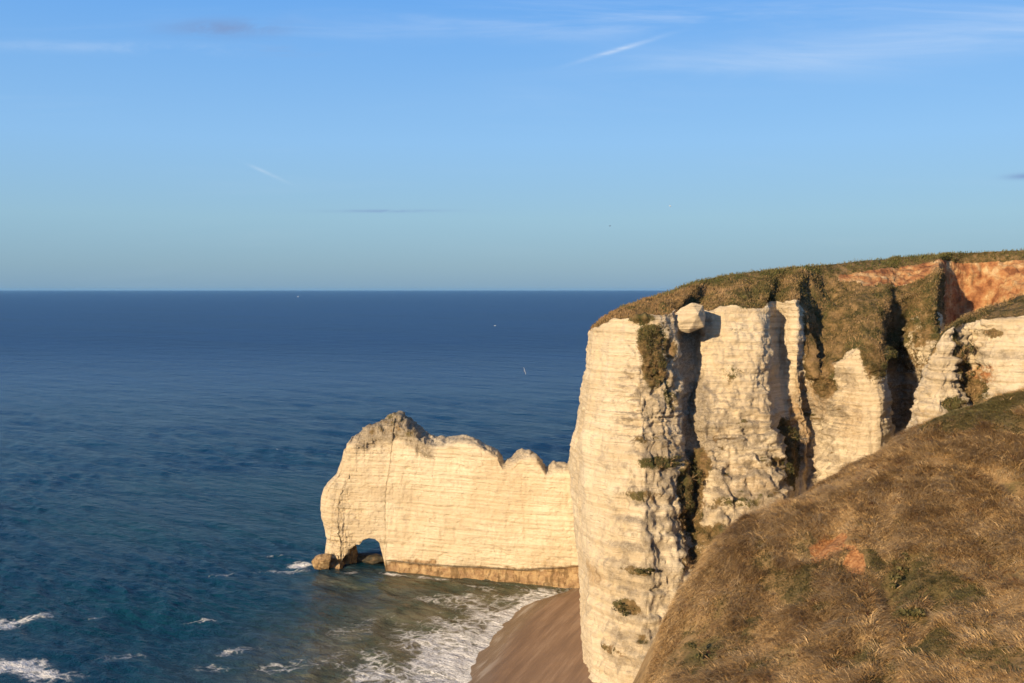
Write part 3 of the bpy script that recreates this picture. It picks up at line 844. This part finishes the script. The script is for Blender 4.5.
tx, ty, th_, gxh, gyh, ca_, dens, grn = [v[keep] for v in (tx, ty, th_, gxh, gyh, ca_, dens, grn)]
n = len(tx)
down = np.stack([-gxh, -gyh, -(gxh ** 2 + gyh ** 2)], -1); down /= np.linalg.norm(down, axis=1, keepdims=True)
ang = ca_ * 0.5 + RNG.normal(0, 0.5, n)
ca2, sa2 = np.cos(ang), np.sin(ang)
ln = np.stack([down[:, 0] * ca2 - down[:, 1] * sa2, down[:, 0] * sa2 + down[:, 1] * ca2, down[:, 2] * np.clip(ca2, 0, 1)], -1)
isg = grn + RNG.normal(0, 0.16, n) > 0.50
tlen = np.where(isg, RNG.uniform(0.12, 0.42, n), RNG.uniform(0.3, 0.95, n) * (1 + 0.9 * dens))
straw = np.array([0.47, 0.305, 0.135]); pale = np.array([0.66, 0.46, 0.235]); dark = np.array([0.22, 0.125, 0.05]); gr1 = np.array([0.080, 0.076, 0.026]); gr2 = np.array([0.22, 0.175, 0.07])
red = np.array([0.17, 0.062, 0.032])
tn = fbm(tx / 1.5, ty / 2.0, None, 3, 431) + RNG.normal(0, 0.33, n)
tint = straw + (pale - straw) * np.clip(tn, 0, 1)[:, None] * 1.3 + (dark - straw) * np.clip(-tn * 1.4, 0, 1)[:, None]
tg = gr1 + (gr2 - gr1) * RNG.random(n)[:, None]
tint = np.where(isg[:, None], tg, tint)
isr = (RNG.random(n) < 0.02); tint = np.where(isr[:, None], red, tint)
rep = lambda a: np.repeat(a, per, 0)
m = n * per
bx = rep(tx) + RNG.normal(0, 0.13, m); by = rep(ty) + RNG.normal(0, 0.13, m)
bz = rep(th_) + (bx - rep(tx)) * rep(gxh) + (by - rep(ty)) * rep(gyh) - 0.04
l2 = rep(ln) + RNG.normal(0, 0.22, (m, 3)) * np.array([1, 1, 0.5])
LL = rep(tlen) * RNG.uniform(0.6, 1.2, m)
TT = rep(tint) * RNG.uniform(0.72, 1.25, (m, 1))
gr = blades(np.stack([bx, by, bz], -1), l2, LL, RNG.uniform(0.014, 0.042, m), TT, 'grass')
gr['kind'] = 'stuff'


# scrub and rank grass on the cliff top, built the same way from the vegetated ground
def cliff_grass(Gm, vg, nrm, count, name, smin=0.25, smax=0.75):
    x, y = proj(Gm)
    okm = (vg > 0.62) & (x > 575) & (x < 1060) & (y > 245) & (y < 640) & (Gm[..., 1] < 262)
    idx = np.argwhere(okm)
    pick = idx[RNG.integers(0, len(idx), count)]
    P = Gm[pick[:, 0], pick[:, 1]] + RNG.normal(0, 0.1, (count, 3)); NN = nrm[pick[:, 0], pick[:, 1]]
    t = fbm(P[:, 0] / 3, P[:, 1] / 3, P[:, 2] / 3, 3, 501) + RNG.normal(0, 0.2, count)
    q1, q2, q3, q4 = np.array([0.055, 0.055, 0.020]), np.array([0.14, 0.11, 0.042]), np.array([0.25, 0.165, 0.075]), np.array([0.36, 0.24, 0.125])
    tv = np.clip((t + 0.6) / 1.2 * 3, 0, 2.999); k = tv.astype(int); f_ = (tv - k)[:, None]
    pal = np.array([q1, q2, q3, q4]); tint_ = pal[k] * (1 - f_) + pal[k + 1] * f_
    tint_ = np.where((P[:, 0] < 37)[:, None], tint_ * 0.45 + np.array([0.27, 0.165, 0.078]) * 0.55, tint_)
    rim = (M_LEV[pick[:, 0], pick[:, 1]] > 3.74) if Gm is G_MAIN else np.zeros(count, bool)
    tint_ = np.where(rim[:, None], tint_ * 0.35 + np.array([0.085, 0.10, 0.028]) * 0.65, tint_)
    pp = 5
    P = np.repeat(P, pp, 0); NN = np.repeat(NN, pp, 0); tint_ = np.repeat(tint_, pp, 0) * RNG.uniform(0.7, 1.3, (count * pp, 1))
    ln_ = NN * 0.6 + RNG.normal(0, 0.5, P.shape) + np.array([0, 0, -0.1])
    o = blades(P - NN * 0.05 + RNG.normal(0, 0.15, P.shape), ln_, RNG.uniform(smin, smax, len(P)), RNG.uniform(0.05, 0.14, len(P)), tint_, name)
    o['kind'] = 'stuff'
    return o
cliff_grass(G_MAIN, M_VEG, N_MAIN, 36000, 'undergrowth', 0.10, 0.34)
cliff_grass(G_SPUR, S_VEG, N_SPUR, 7000, 'undergrowth', 0.2, 0.5)


# ------------------------------------------------------------------ shrubs
def make_shrub(P, N_, size, seed, label, group=None, cols=((0.030, 0.034, 0.012), (0.15, 0.125, 0.05))):
    rng = np.random.default_rng(seed)
    n = int(900 * max(size) / 2.0)
    lobes = rng.normal(0, 0.55, (7, 3)); lr = rng.uniform(0.15, 0.5, 7)
    k = rng.integers(0, 7, n)
    v = rng.normal(size=(n, 3)); v /= np.linalg.norm(v, axis=1, keepdims=True)
    p = (lobes[k] + v * lr[k][:, None] * rng.uniform(0.6, 1.0, n)[:, None] ** 0.5) * np.array(size)
    p += N_ * 0.2 * size[0]
    s = rng.uniform(0.05, 0.15, n)[:, None]
    a = rng.normal(size=(n, 3)); a /= np.linalg.norm(a, axis=1, keepdims=True)
    b_ = np.cross(a, v) + 1e-5; b_ /= np.linalg.norm(b_, axis=1, keepdims=True)
    V_ = np.stack([p - a * s, p + b_ * s * 0.6, p + a * s, p - b_ * s * 0.6], 1).reshape(-1, 3)
    F_ = np.arange(n * 4).reshape(-1, 4)
    f_ = rng.random((n, 1)) ** 1.5
    col_ = np.array(cols[0]) * (1 - f_) + np.array(cols[1]) * f_
    root = bpy.data.objects.new('shrub', None); COL.objects.link(root); root.location = P.tolist()
    mesh_obj('foliage', V_, F_, BLADE, smooth=False, parent=root, attrs={'tint': np.repeat(col_, 4, 0)})
    # branching stems from the root point
    Vs, Fs = [], []
    for q in range(7):
        e_ = lobes[q] * np.array(size) + N_ * 0.2 * size[0]; r0, r1 = 0.07, 0.02
        a0 = -N_ * 0.3; d_ = e_ - a0; s1 = np.cross(d_, [0.3, 0.2, 1]); s1 /= np.linalg.norm(s1); s2 = np.cross(d_, s1); s2 /= np.linalg.norm(s2)
        o_ = len(Vs)
        for (c_, r_) in ((a0, r0), (a0 + d_ * 0.5 + s1 * 0.1, (r0 + r1) / 2), (e_, r1)):
            for t_ in range(5): Vs.append(c_ + r_ * (math.cos(t_ * 1.2566) * s1 + math.sin(t_ * 1.2566) * s2))
        for rr in range(2):
            for t_ in range(5): Fs.append([o_ + rr * 5 + t_, o_ + rr * 5 + (t_ + 1) % 5, o_ + rr * 5 + 5 + (t_ + 1) % 5, o_ + rr * 5 + 5 + t_])
    mesh_obj('stem', Vs, Fs, ROCK, parent=root)
    return tag(root, label, 'shrub', group)
SH = 'shrubs rooted in the chalk face'
for pxs, pys, sz_, lb in [
    (651, 341, (2.0, 1.3, 2.4), 'dark bushy shrub high on the main column, just below its grassy rim'),
    (659, 362, (1.5, 1.0, 2.2), 'dark shrub at the lip of the shaded gully, below the highest bush'),
    (695, 478, (1.7, 1.2, 2.6), 'green shrub growing in the foot of the shaded gully, upper one of two'),
    (688, 502, (1.8, 1.2, 2.2), 'broad green shrub in the foot of the shaded gully, lower one of two'),
    (621, 607, (2.1, 1.0, 1.1), 'small shrub alone low down on the bare face of the main column above the beach'),
    (792, 436, (1.7, 1.0, 2.6), 'tall green shrub against the ochre cleft right of the second buttress'),
    (788, 470, (2.2, 1.0, 1.9), 'low green shrub at the bottom of the ochre cleft, just above the brown hill'),
    (885, 357, (1.9, 1.2, 2.4), 'dark shrub overhanging the deep black cleft at the right'),
    (640, 572, (1.9, 0.7, 0.55), 'flat shrub spread along a ledge halfway down the main column'),
    (672, 462, (1.8, 0.8, 0.8), 'shrub on the ledge beside the shaded gully, left of the green gully shrubs'),
]:
    ij = find(G_MAIN, pxs, pys)
    make_shrub(G_MAIN[ij], N_MAIN[ij], sz_, int(pxs * 7 + pys), lb, SH)
ij = find(G_SPUR, 962, 348); make_shrub(G_SPUR[ij], N_SPUR[ij], (0.9, 0.7, 1.6), 3, 'narrow dark shrub in the crack of the nearer spur at the right edge', SH)
ij = find(G_SPUR, 967, 372); make_shrub(G_SPUR[ij], N_SPUR[ij], (1.0, 0.7, 1.2), 4, 'small shrub in the rubbly crack of the right spur, beneath a narrower one', SH)
for a, b_, s_, lb in [(903, 573, (0.85, .8, .6), 'dark green bush in the hollow of the brown hill, upper one beside the reddish growth'), (893, 590, (0.7, .7, .5), 'small dark bush just below the upper bush in the hollow of the hill'),
                      (918, 618, (0.8, .7, .5), 'dark bush at the bottom of the hollow of the brown hill'), (712, 660, (0.9, .8, .45), 'low green bush near the lower left corner of the brown hill')]:
    p = ground_at(a, b_)
    make_shrub(p, np.array([-0.3, -0.2, 0.93]), s_, int(a), lb, 'low bushes on the brown hill')


# ------------------------------------------------------------------ beach
SHORE = np.array([[19, 250], [16.5, 238], [12.5, 231.5], [5.5, 224], [0.5, 215.5], [-3.0, 205], [-5.5, 196], [-7.0, 187], [-9, 176], [-12, 160], [-16, 130], [-20, 90], [-26, 40], [-34, -60]])
def shore_x(y): return np.interp(y, SHORE[::-1, 1], SHORE[::-1, 0])
def beach_h(x, y):
    d = x - (shore_x(y) + 1.1 * fbm(y / 9, y * 0, None, 3, 601))
    h = 0.13 * d + 0.035 * fbm(x / 5, y / 9, None, 3, 605)
    return np.where(d > 14, 0.13 * 14 + (d - 14) * 0.22, h)
bx = np.arange(-34, 60, 0.5); by = np.arange(-60, 246, 0.5)
BX, BY = np.meshgrid(bx, by, indexing='ij')
BZ = beach_h(BX, BY)
def beach_material():
    m, g, b = new_mat('shingle')
    pos = g.add('ShaderNodeNewGeometry').outputs['Position']
    z = g.sep(pos)[2]
    rt = g.add('ShaderNodeVectorRotate', rotation_type='Z_AXIS'); g.put(rt.inputs['Vector'], pos); rt.inputs['Angle'].default_value = R(21)
    n1 = g.noise(g.vmul(rt.outputs[0], (0.55, 0.045, 0.2)), 1.0, 6.0, 0.65); n2 = g.noise(pos, 7.0, 5.0, 0.75)
    dry = g.ramp(n1, [(0.35, (0.21, 0.12, 0.06)), (0.5, (0.28, 0.165, 0.085)), (0.66, (0.38, 0.245, 0.14))])
    dry = g.mix(g.smooth(n2, 0.35, 0.7, 0, 0.6), dry, (0.19, 0.125, 0.08))
    wet = g.mix(g.smooth(n1, 0.4, 0.6), (0.16, 0.10, 0.058), (0.23, 0.155, 0.095))
    wetf = g.smooth(g.math('ADD', z, g.math('MULTIPLY', g.math('SUBTRACT', n1, 0.5), 0.9)), 0.35, 0.95)
    c = g.mix(wetf, wet, dry)
    line = g.math('MULTIPLY', g.smooth(z, 0.05, 0.15), g.smooth(z, 0.75, 0.25))
    c = g.mix(g.math('MULTIPLY', g.math('MULTIPLY', line, g.smooth(n1, 0.5, 0.62)), 0.35), c, (0.62, 0.58, 0.5))
    g.put(b.inputs['Base Color'], c)
    g.put(b.inputs['Roughness'], g.math('ADD', g.math('MULTIPLY', wetf, 0.55), 0.33))
    g.put(b.inputs['Normal'], g.bump(g.math('ADD', n2, g.math('MULTIPLY', n1, 1.5)), 0.6, 0.14))
    return m
beach = mesh_obj('beach', np.stack([BX, BY, BZ], -1), grid_faces(len(bx), len(by)), beach_material())
beach['kind'] = 'structure'


# ------------------------------------------------------------------ sea
depth_rows = np.concatenate([[-300, -150, -60, 0, 50, 100, 130, 150], ])
pyr = np.arange(HZ + 440, HZ + 6, -0.62)
rows = EYE * F / (pyr - HZ)
rows = rows[rows > 155]
far = [13000, 16000, 20000, 27000, 36000, 47000]
Yr = np.concatenate([depth_rows, rows, far])
ncx = 1250
uu = np.linspace(-1, 1, ncx)
halfL = np.maximum(330, 0.66 * Yr + 60); halfR = np.maximum(330, 0.66 * Yr + 60)
SX = uu[None, :] * halfL[:, None]
SY = np.broadcast_to(Yr[:, None], SX.shape).copy()
dY = np.gradient(Yr)[:, None]
SZ = np.zeros_like(SX); DXs = SZ.copy(); DYs = SZ.copy()
rng = np.random.default_rng(21)
main_dir = R(52)       # travel direction of the swell
for k in range(70):
    lam = 1.7 * (28 / 1.7) ** (k / 69.0) * rng.uniform(0.9, 1.1)
    th = main_dir + rng.normal(0, 0.50 if lam < 12 else 0.22) + math.pi
    amp = 0.0125 * lam ** 0.70 * rng.uniform(0.6, 1.3) * 0.85
    kx, ky = math.cos(th) * 2 * math.pi / lam, math.sin(th) * 2 * math.pi / lam
    ph = rng.uniform(0, 6.28)
    fade = np.clip((lam / (np.maximum(dY, 0.3)) - 2.0) / 2.0, 0, 1)
    a = kx * SX + ky * SY + ph
    mod = 1.0
    SZ += amp * fade * np.cos(a)
    DXs -= amp * fade * 0.9 * math.cos(th) * np.sin(a); DYs -= amp * fade * 0.9 * math.sin(th) * np.sin(a)
grp = 0.75 + 0.9 * fbm(SX / 60, SY / 60, None, 2, 701)
shd = SX - shore_x(SY)            # negative out to sea
calm = 0.22 + 0.78 * sstep(-shd, 4, 40) 
inbay = sstep(SX, -62, -40) * sstep(-SY, -262, -240)
calm = np.where(SY < 262, calm, 1.0)
offing = 1 - 0.85 * sstep(SY, 330, 850)
calm = calm * offing
SZ *= grp * calm; DXs *= grp * calm; DYs *= grp * calm
# two breaking rolls in the surf
def roll(off, h, wd, y0, y1, wob):
    sh = shd + off + wob * fbm(SY / 10, SY * 0, None, 3, int(off * 7))
    prof = np.where(sh > 0, np.exp(-(sh / (wd * 0.45)) ** 2), np.exp(-(sh / wd) ** 2))
    return h * prof * sstep(SY, y0, y0 + 12) * (1 - sstep(SY, y1 - 10, y1))
SZ += roll(3.0, 0.30, 3.0, 150, 212, 5.0) + roll(13, 0.45, 4.5, 130, 206, 7.0) + roll(27, 0.4, 4.5, 150, 232, 5.0)
seaP = np.stack([SX + DXs, SY + DYs, SZ], -1)
# foam cover and milky shallows
fn = fbm(SX / 7, SY / 9, None, 4, 711)
foam = (1 - sstep(-shd, 5, 36)) * 0.80 * (1 - sstep(SY, 203, 236) * 0.62)
foam = np.where((shd > 3) | (SY > 246), 0, foam) + 0.42 * fn * (foam > 0.05)
foam = np.maximum(foam, 0.9 * (1 - sstep(np.abs(shd + 1.6 + 2.4 * fbm(SY / 9, SY * 0, None, 3, 719)), 1.4, 3.6)) * (1 - sstep(SY, 222, 234) * .5) * (SY < 240))
SPN = fbm(SX / 5, SY / 3.5, None, 4, 741)
def fspot(a, b_, rx, ry, amt, tilt=0.0):
    Y0 = EYE * F / (b_ - HZ); x0 = (a - 512) / F * Y0
    dx = SX - x0; dy = SY - Y0 - tilt * dx
    return amt * (1 - sstep(np.hypot(dx / rx, dy / ry) + 0.55 * SPN, 0.15, 1.45))
for q in [(18, 622, 9, 4.5, 0.72, .25), (-5, 626, 8, 5, .75, 0), (22, 668, 11, 6, 0.78, -.3), (62, 676, 6, 4, .5, 0), (232, 652, 8, 3.0, 0.50, .35), (208, 668, 7, 3, .45, 0), (285, 668, 8, 4, .5, .2), (350, 630, 10, 12, .36, 0.5), (298, 566, 4.2, 3.2, 0.85, 0), (285, 572, 7, 3, .5, .2),
          (220, 577, 5, 1.6, 0.47, .3), (98, 617, 4, 1.4, 0.47, .3), (205, 624, 5, 1.5, 0.48, .3), (392, 575, 3.2, 1.5, 0.85, -.3), (430, 579, 6, 1.5, 0.6, -.3), (480, 588, 6, 1.6, 0.6, -.3), (350, 575, 5, 2, .5, 0), (450, 600, 12, 5, .55, 0), (520, 600, 9, 6, .72, 0), (545, 594, 7, 5, .75, 0), (120, 660, 7, 3, .42, .2), (270, 557, 8, 2, .42, .3)]:
    foam = np.maximum(foam, fspot(*q))
crest = sstep(SZ, 0.75, 1.25) * (SY < 2500) * 0.5 * sstep(fbm(SX / 20, SY / 20, None, 3, 731), 0.05, 0.4)
foam = np.maximum(foam, crest)
milky = np.clip((1 - sstep(-shd, 12, 62)) * (1 - sstep(SY, 247, 262)), 0, 1)
milky = np.maximum(milky, fspot(430, 585, 28, 14, 0.9)) 
def sea_material():
    m, g, b = new_mat('sea_water')
    pos = g.add('ShaderNodeNewGeometry').outputs['Position']
    fo = g.attr('foam').outputs['Fac']; mi = g.attr('milky').outputs['Fac']
    y = g.sep(pos)[1]
    rot = g.add('ShaderNodeVectorRotate', rotation_type='Z_AXIS'); g.put(rot.inputs['Vector'], pos); rot.inputs['Angle'].default_value = R(-52)
    rp = rot.outputs[0]
    deepn = g.noise(g.vmul(rp, (0.03, 0.010, 0.0)), 1.0, 4.0, 0.6)
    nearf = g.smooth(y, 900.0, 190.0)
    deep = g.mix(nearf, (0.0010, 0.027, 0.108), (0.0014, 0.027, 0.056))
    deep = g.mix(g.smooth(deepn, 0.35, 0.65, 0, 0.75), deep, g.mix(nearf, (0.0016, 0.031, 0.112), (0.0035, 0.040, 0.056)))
    lane = g.noise(g.vmul(rp, (0.0045, 0.0011, 0.0)), 1.0, 5.0, 0.62)
    deep = g.mix(g.smooth(lane, 0.40, 0.64, 0.0, 0.45), deep, (0.0010, 0.016, 0.062))
    mn = g.noise(pos, 0.10, 4.0, 0.6)
    milk = g.mix(g.smooth(mn, 0.35, 0.65), (0.060, 0.072, 0.040), (0.15, 0.135, 0.078))
    c = g.mix(g.math('MULTIPLY', mi, 0.92), deep, milk)
    # foam lace
    warpn = g.add('ShaderNodeTexNoise'); g.put(warpn.inputs['Vector'], pos); warpn.inputs['Scale'].default_value = 0.25; warpn.inputs['Detail'].default_value = 3
    wp = g.vadd(pos, g.vmul(g.vadd(warpn.outputs['Color'], (-0.5, -0.5, -0.5)), (5.0, 5.0, 0.0)))
    vo = g.add('ShaderNodeTexVoronoi', feature='DISTANCE_TO_EDGE'); g.put(vo.inputs['Vector'], g.vmul(wp, (1.0, 1.0, 0.0))); vo.inputs['Scale'].default_value = 0.42
    lace = g.smooth(vo.outputs['Distance'], 0.0, 0.30, 1.0, 0.0)
    f1 = g.noise(wp, 0.35, 6.0, 0.65); f2 = g.noise(g.vmul(pos, (1, 1, 0.2)), 1.9, 5.0, 0.7)
    fv = g.math('ADD', g.math('MULTIPLY', lace, 0.28), g.math('ADD', g.math('MULTIPLY', f1, 0.75), g.math('MULTIPLY', f2, 0.35)))
    ff = g.smooth(g.math('ADD', fo, g.math('SUBTRACT', fv, 0.64)), 0.42, 0.98)
    ff = g.math('MULTIPLY', ff, g.smooth(fo, 0.05, 0.22), clamp=True)
    foamc = g.mix(g.smooth(f2, 0.35, 0.65), (0.55, 0.54, 0.51), (0.85, 0.84, 0.80))
    c = g.mix(ff, c, foamc)
    g.put(b.inputs['Base Color'], c)
    g.put(b.inputs['Roughness'], g.math('ADD', g.smooth(y, 150.0, 1400.0, 0.10, 0.34), g.math('MULTIPLY', ff, 0.5)))
    b.inputs['IOR'].default_value = 1.333
    b.inputs['Specular IOR Level'].default_value = 0.125
    # ripples: world-fixed noise at three sizes, weaker when they are far finer than can be seen
    fade1 = g.smooth(y, 1500.0, 200.0, 0.25, 1.0)
    r1 = g.noise(g.vmul(rp, (1.0, 0.45, 0.3)), 0.62, 4.0, 0.6)
    r2 = g.noise(g.vmul(rp, (1.0, 0.5, 0.3)), 3.2, 3.0, 0.6)
    r3 = g.noise(g.vmul(rp, (1.0, 0.35, 0.3)), 0.16, 5.0, 0.6)
    r4 = g.noise(g.vmul(rp, (1.0, 0.4, 0.3)), 0.035, 4.0, 0.6)
    n = g.bump(r4, 1.0, g_far)
    n = g.bump(r3, 1.0, 1.7, n)
    n = g.bump(r1, 1.0, 0.85, n)
    n = g.bump(r2, 1.0, 0.22, n)
    n = g.bump(g.math('MULTIPLY', ff, g.math('ADD', f2, 0.5)), 0.6, 0.25, n)
    g.put(b.inputs['Normal'], n)
    return m
g_far = 6.5
sea = mesh_obj('sea', seaP, grid_faces(len(Yr), ncx)[:, ::-1], sea_material(), attrs={'foam': foam.ravel(), 'milky': milky.ravel()})
sea['kind'] = 'structure'


# ------------------------------------------------------------------ birds and boats, a few pixels each
def plain(name, col_, rough_=0.6):
    m, g, b = new_mat(name)
    n1 = g.noise(g.add('ShaderNodeTexCoord').outputs['Object'], 9.0, 3.0)
    g.put(b.inputs['Base Color'], g.mix(g.smooth(n1, 0.3, 0.7, 0, 0.25), col_, tuple(v * 0.8 for v in col_)))
    b.inputs['Roughness'].default_value = rough_
    return m
WHITE = plain('gull_white', (0.78, 0.78, 0.76)); GREYW = plain('gull_grey', (0.36, 0.38, 0.42)); DARKB = plain('dark_plumage', (0.05, 0.05, 0.055)); BEAK = plain('beak', (0.6, 0.38, 0.05))
def gull(P, yaw, rollr, s, body_m, wing_m, label):
    root = bpy.data.objects.new('gull', None); COL.objects.link(root)
    # body: lathed spindle with head, shaped tail
    prof = [(-0.30, 0.006), (-0.24, 0.03), (-0.12, 0.062), (0.0, 0.078), (0.10, 0.070), (0.17, 0.045), (0.21, 0.042), (0.25, 0.036), (0.28, 0.012)]
    Vv, Ff = [], []
    for i_, (y_, r_) in enumerate(prof):
        for t_ in range(10): Vv.append((r_ * math.cos(t_ * 0.6283), y_, r_ * 0.85 * math.sin(t_ * 0.6283) + (0.015 if y_ > 0.15 else 0)))
    for i_ in range(len(prof) - 1):
        for t_ in range(10): Ff.append([i_ * 10 + t_, i_ * 10 + (t_ + 1) % 10, i_ * 10 + 10 + (t_ + 1) % 10, i_ * 10 + 10 + t_])
    mesh_obj('body', np.array(Vv), Ff, body_m, parent=root)
    mesh_obj('tail', [(-.03, -.22, .01), (.03, -.22, .01), (.075, -.36, .0), (-.075, -.36, .0), (-.03, -.22, -.006), (.03, -.22, -.006), (.075, -.36, -.01), (-.075, -.36, -.01)],
             [[0, 1, 2, 3], [7, 6, 5, 4], [0, 4, 5, 1], [1, 5, 6, 2], [2, 6, 7, 3], [3, 7, 4, 0]], body_m, smooth=False, parent=root)
    mesh_obj('beak', [(-.01, .27, .02), (.01, .27, .02), (.01, .27, .0), (-.01, .27, .0), (0, .335, .008), (0, .335, .004), (0.004, .335, .004), (0.004, .335, .008)], [[0, 1, 2, 3], [0, 1, 7, 4], [1, 2, 6, 7], [2, 3, 5, 6], [3, 0, 4, 5]], BEAK, smooth=False, parent=root)
    for sgn in (-1, 1):
        sec = [(0.04, .10, -.10, .02), (0.22, .13, -.07, .09), (0.38, .11, -.07, .10), (0.55, .03, -.09, .06), (0.68, -.07, -.11, .02)]
        Vv, Ff = [], []
        for (x_, y0_, y1_, z_) in sec:
            Vv += [(sgn * x_, y0_, z_), (sgn * x_, (y0_ + y1_) / 2 + .02, z_ + .016), (sgn * x_, y1_, z_ - .004), (sgn * x_, (y0_ + y1_) / 2, z_ - .012)]
        for i_ in range(4):
            for t_ in range(4): Ff.append([i_ * 4 + t_, i_ * 4 + (t_ + 1) % 4, i_ * 4 + 4 + (t_ + 1) % 4, i_ * 4 + 4 + t_])
        mesh_obj('wing', np.array(Vv), Ff, wing_m, parent=root)
    root.scale = (s, s, s); root.location = P.tolist(); root.rotation_euler = (0.1, rollr, yaw)
    return tag(root, label, 'bird', 'birds in the air')
gull(W(524.5, 372, 185), R(-10), R(72), 1.0, WHITE, WHITE, 'white gull banking low over the blue sea left of the tall cliff')
gull(W(670, 207, 210), R(60), R(25), 0.7, WHITE, WHITE, 'pale gull gliding high in the clear sky above the cliff edge')
gull(W(610, 227, 260), R(70), R(-20), 0.8, DARKB, DARKB, 'dark bird in the sky left of and below the pale gull')
HULL = plain('boat_hull', (0.75, 0.75, 0.74), 0.4); SAILM = plain('sail', (0.8, 0.79, 0.76), 0.8)
def boat(P, yaw, L, label, sail):
    root = bpy.data.objects.new('sailing_boat' if sail else 'motor_boat', None); COL.objects.link(root); root.location = P.tolist(); root.rotation_euler = (0, 0, yaw)
    Vv = []
    ns = 9
    for i_ in range(ns):
        t_ = i_ / (ns - 1); hw = 0.16 * L * (1 - t_ ** 2.5) + 0.01; sh_ = 0.12 * L * (1 + 0.35 * t_)
        for (a_, z_) in ((-1, sh_), (-0.55, -0.04 * L), (0.55, -0.04 * L), (1, sh_)): Vv.append((a_ * hw, (t_ - 0.5) * L, z_))
    Ff = []
    for i_ in range(ns - 1):
        for t_ in range(4): Ff.append([i_ * 4 + t_, i_ * 4 + (t_ + 1) % 4, i_ * 4 + 4 + (t_ + 1) % 4, i_ * 4 + 4 + t_])
    Ff.append([3, 2, 1, 0])
    mesh_obj('hull', np.array(Vv), Ff, HULL, smooth=False, parent=root)
    def bxm(name, cx, cy, cz, sx_, sy_, sz__, mt, tp=1.0):
        v = [(cx + a_ * sx_ / 2 * (tp if k_ > 0 else 1), cy + b__ * sy_ / 2 * (tp if k_ > 0 else 1), cz + (k_ > 0) * sz__) for k_ in (-1, 1) for a_, b__ in ((-1, -1), (1, -1), (1, 1), (-1, 1))]
        mesh_obj(name, v, [[0, 3, 2, 1], [4, 5, 6, 7], [0, 1, 5, 4], [1, 2, 6, 5], [2, 3, 7, 6], [3, 0, 4, 7]], mt, smooth=False, parent=root)
    bxm('cabin', 0, -0.05 * L, 0.13 * L, 0.2 * L, 0.34 * L, 0.12 * L, HULL, 0.8)
    if sail:
        bxm('mast', 0, 0.05 * L, 0.12 * L, 0.02 * L, 0.02 * L, 1.15 * L, HULL)
        mesh_obj('sail', [(0, .03 * L, .25 * L), (0, -.42 * L, .25 * L), (0.03 * L, .03 * L, 1.2 * L), (.01 * L, .03 * L, .25 * L), (.01 * L, -.42 * L, .25 * L), (.04 * L, .03 * L, 1.2 * L)], [[0, 1, 4, 3], [1, 2, 5, 4], [2, 0, 3, 5]], SAILM, smooth=False, parent=root)
        mesh_obj('jib', [(0, .48 * L, .18 * L), (0.05 * L, .08 * L, .18 * L), (0, .07 * L, 1.0 * L), (.01 * L, .48 * L, .18 * L), (.06 * L, .08 * L, .18 * L), (.01 * L, .07 * L, 1.0 * L)], [[0, 1, 4, 3], [1, 2, 5, 4], [2, 0, 3, 5]], SAILM, smooth=False, parent=root)
    else:
        bxm('mast', 0, -0.05 * L, 0.25 * L, 0.02 * L, 0.02 * L, 0.16 * L, HULL)
    return tag(root, label, 'boat')
boat(np.array([(495 - 512) / F * 1900, 1900, 0.1]), R(100), 3.6, 'tiny white motor boat out on open water above the notched rock wall', False)
boat(np.array([(298 - 512) / F * 9000, 9000, 0.1]), R(80), 13.0, 'tiny sailing boat on the horizon', True)


# ------------------------------------------------------------------ sea air
def haze():
    m = bpy.data.materials.new('air'); m.use_nodes = True; g = NT(m.node_tree)
    out = g.add('ShaderNodeOutputMaterial'); v = g.add('ShaderNodeVolumePrincipled')
    v.inputs['Color'].default_value = (0.27, 0.60, 1.0, 1); v.inputs['Density'].default_value = 1.3e-5; v.inputs['Anisotropy'].default_value = 0.0
    g.l.new(v.outputs[0], out.inputs['Volume'])
    a, b, z0, z1 = -48000.0, 48000.0, -4.0, 90.0
    V_ = [(x_, y_, z_) for z_ in (z0, z1) for x_, y_ in ((a, -1500.0), (b, -1500.0), (b, b), (a, b))]
    o = mesh_obj('haze', V_, [[0, 3, 2, 1], [4, 5, 6, 7], [0, 1, 5, 4], [1, 2, 6, 5], [2, 3, 7, 6], [3, 0, 4, 7]], m, smooth=False)
    o['kind'] = 'stuff'
haze()
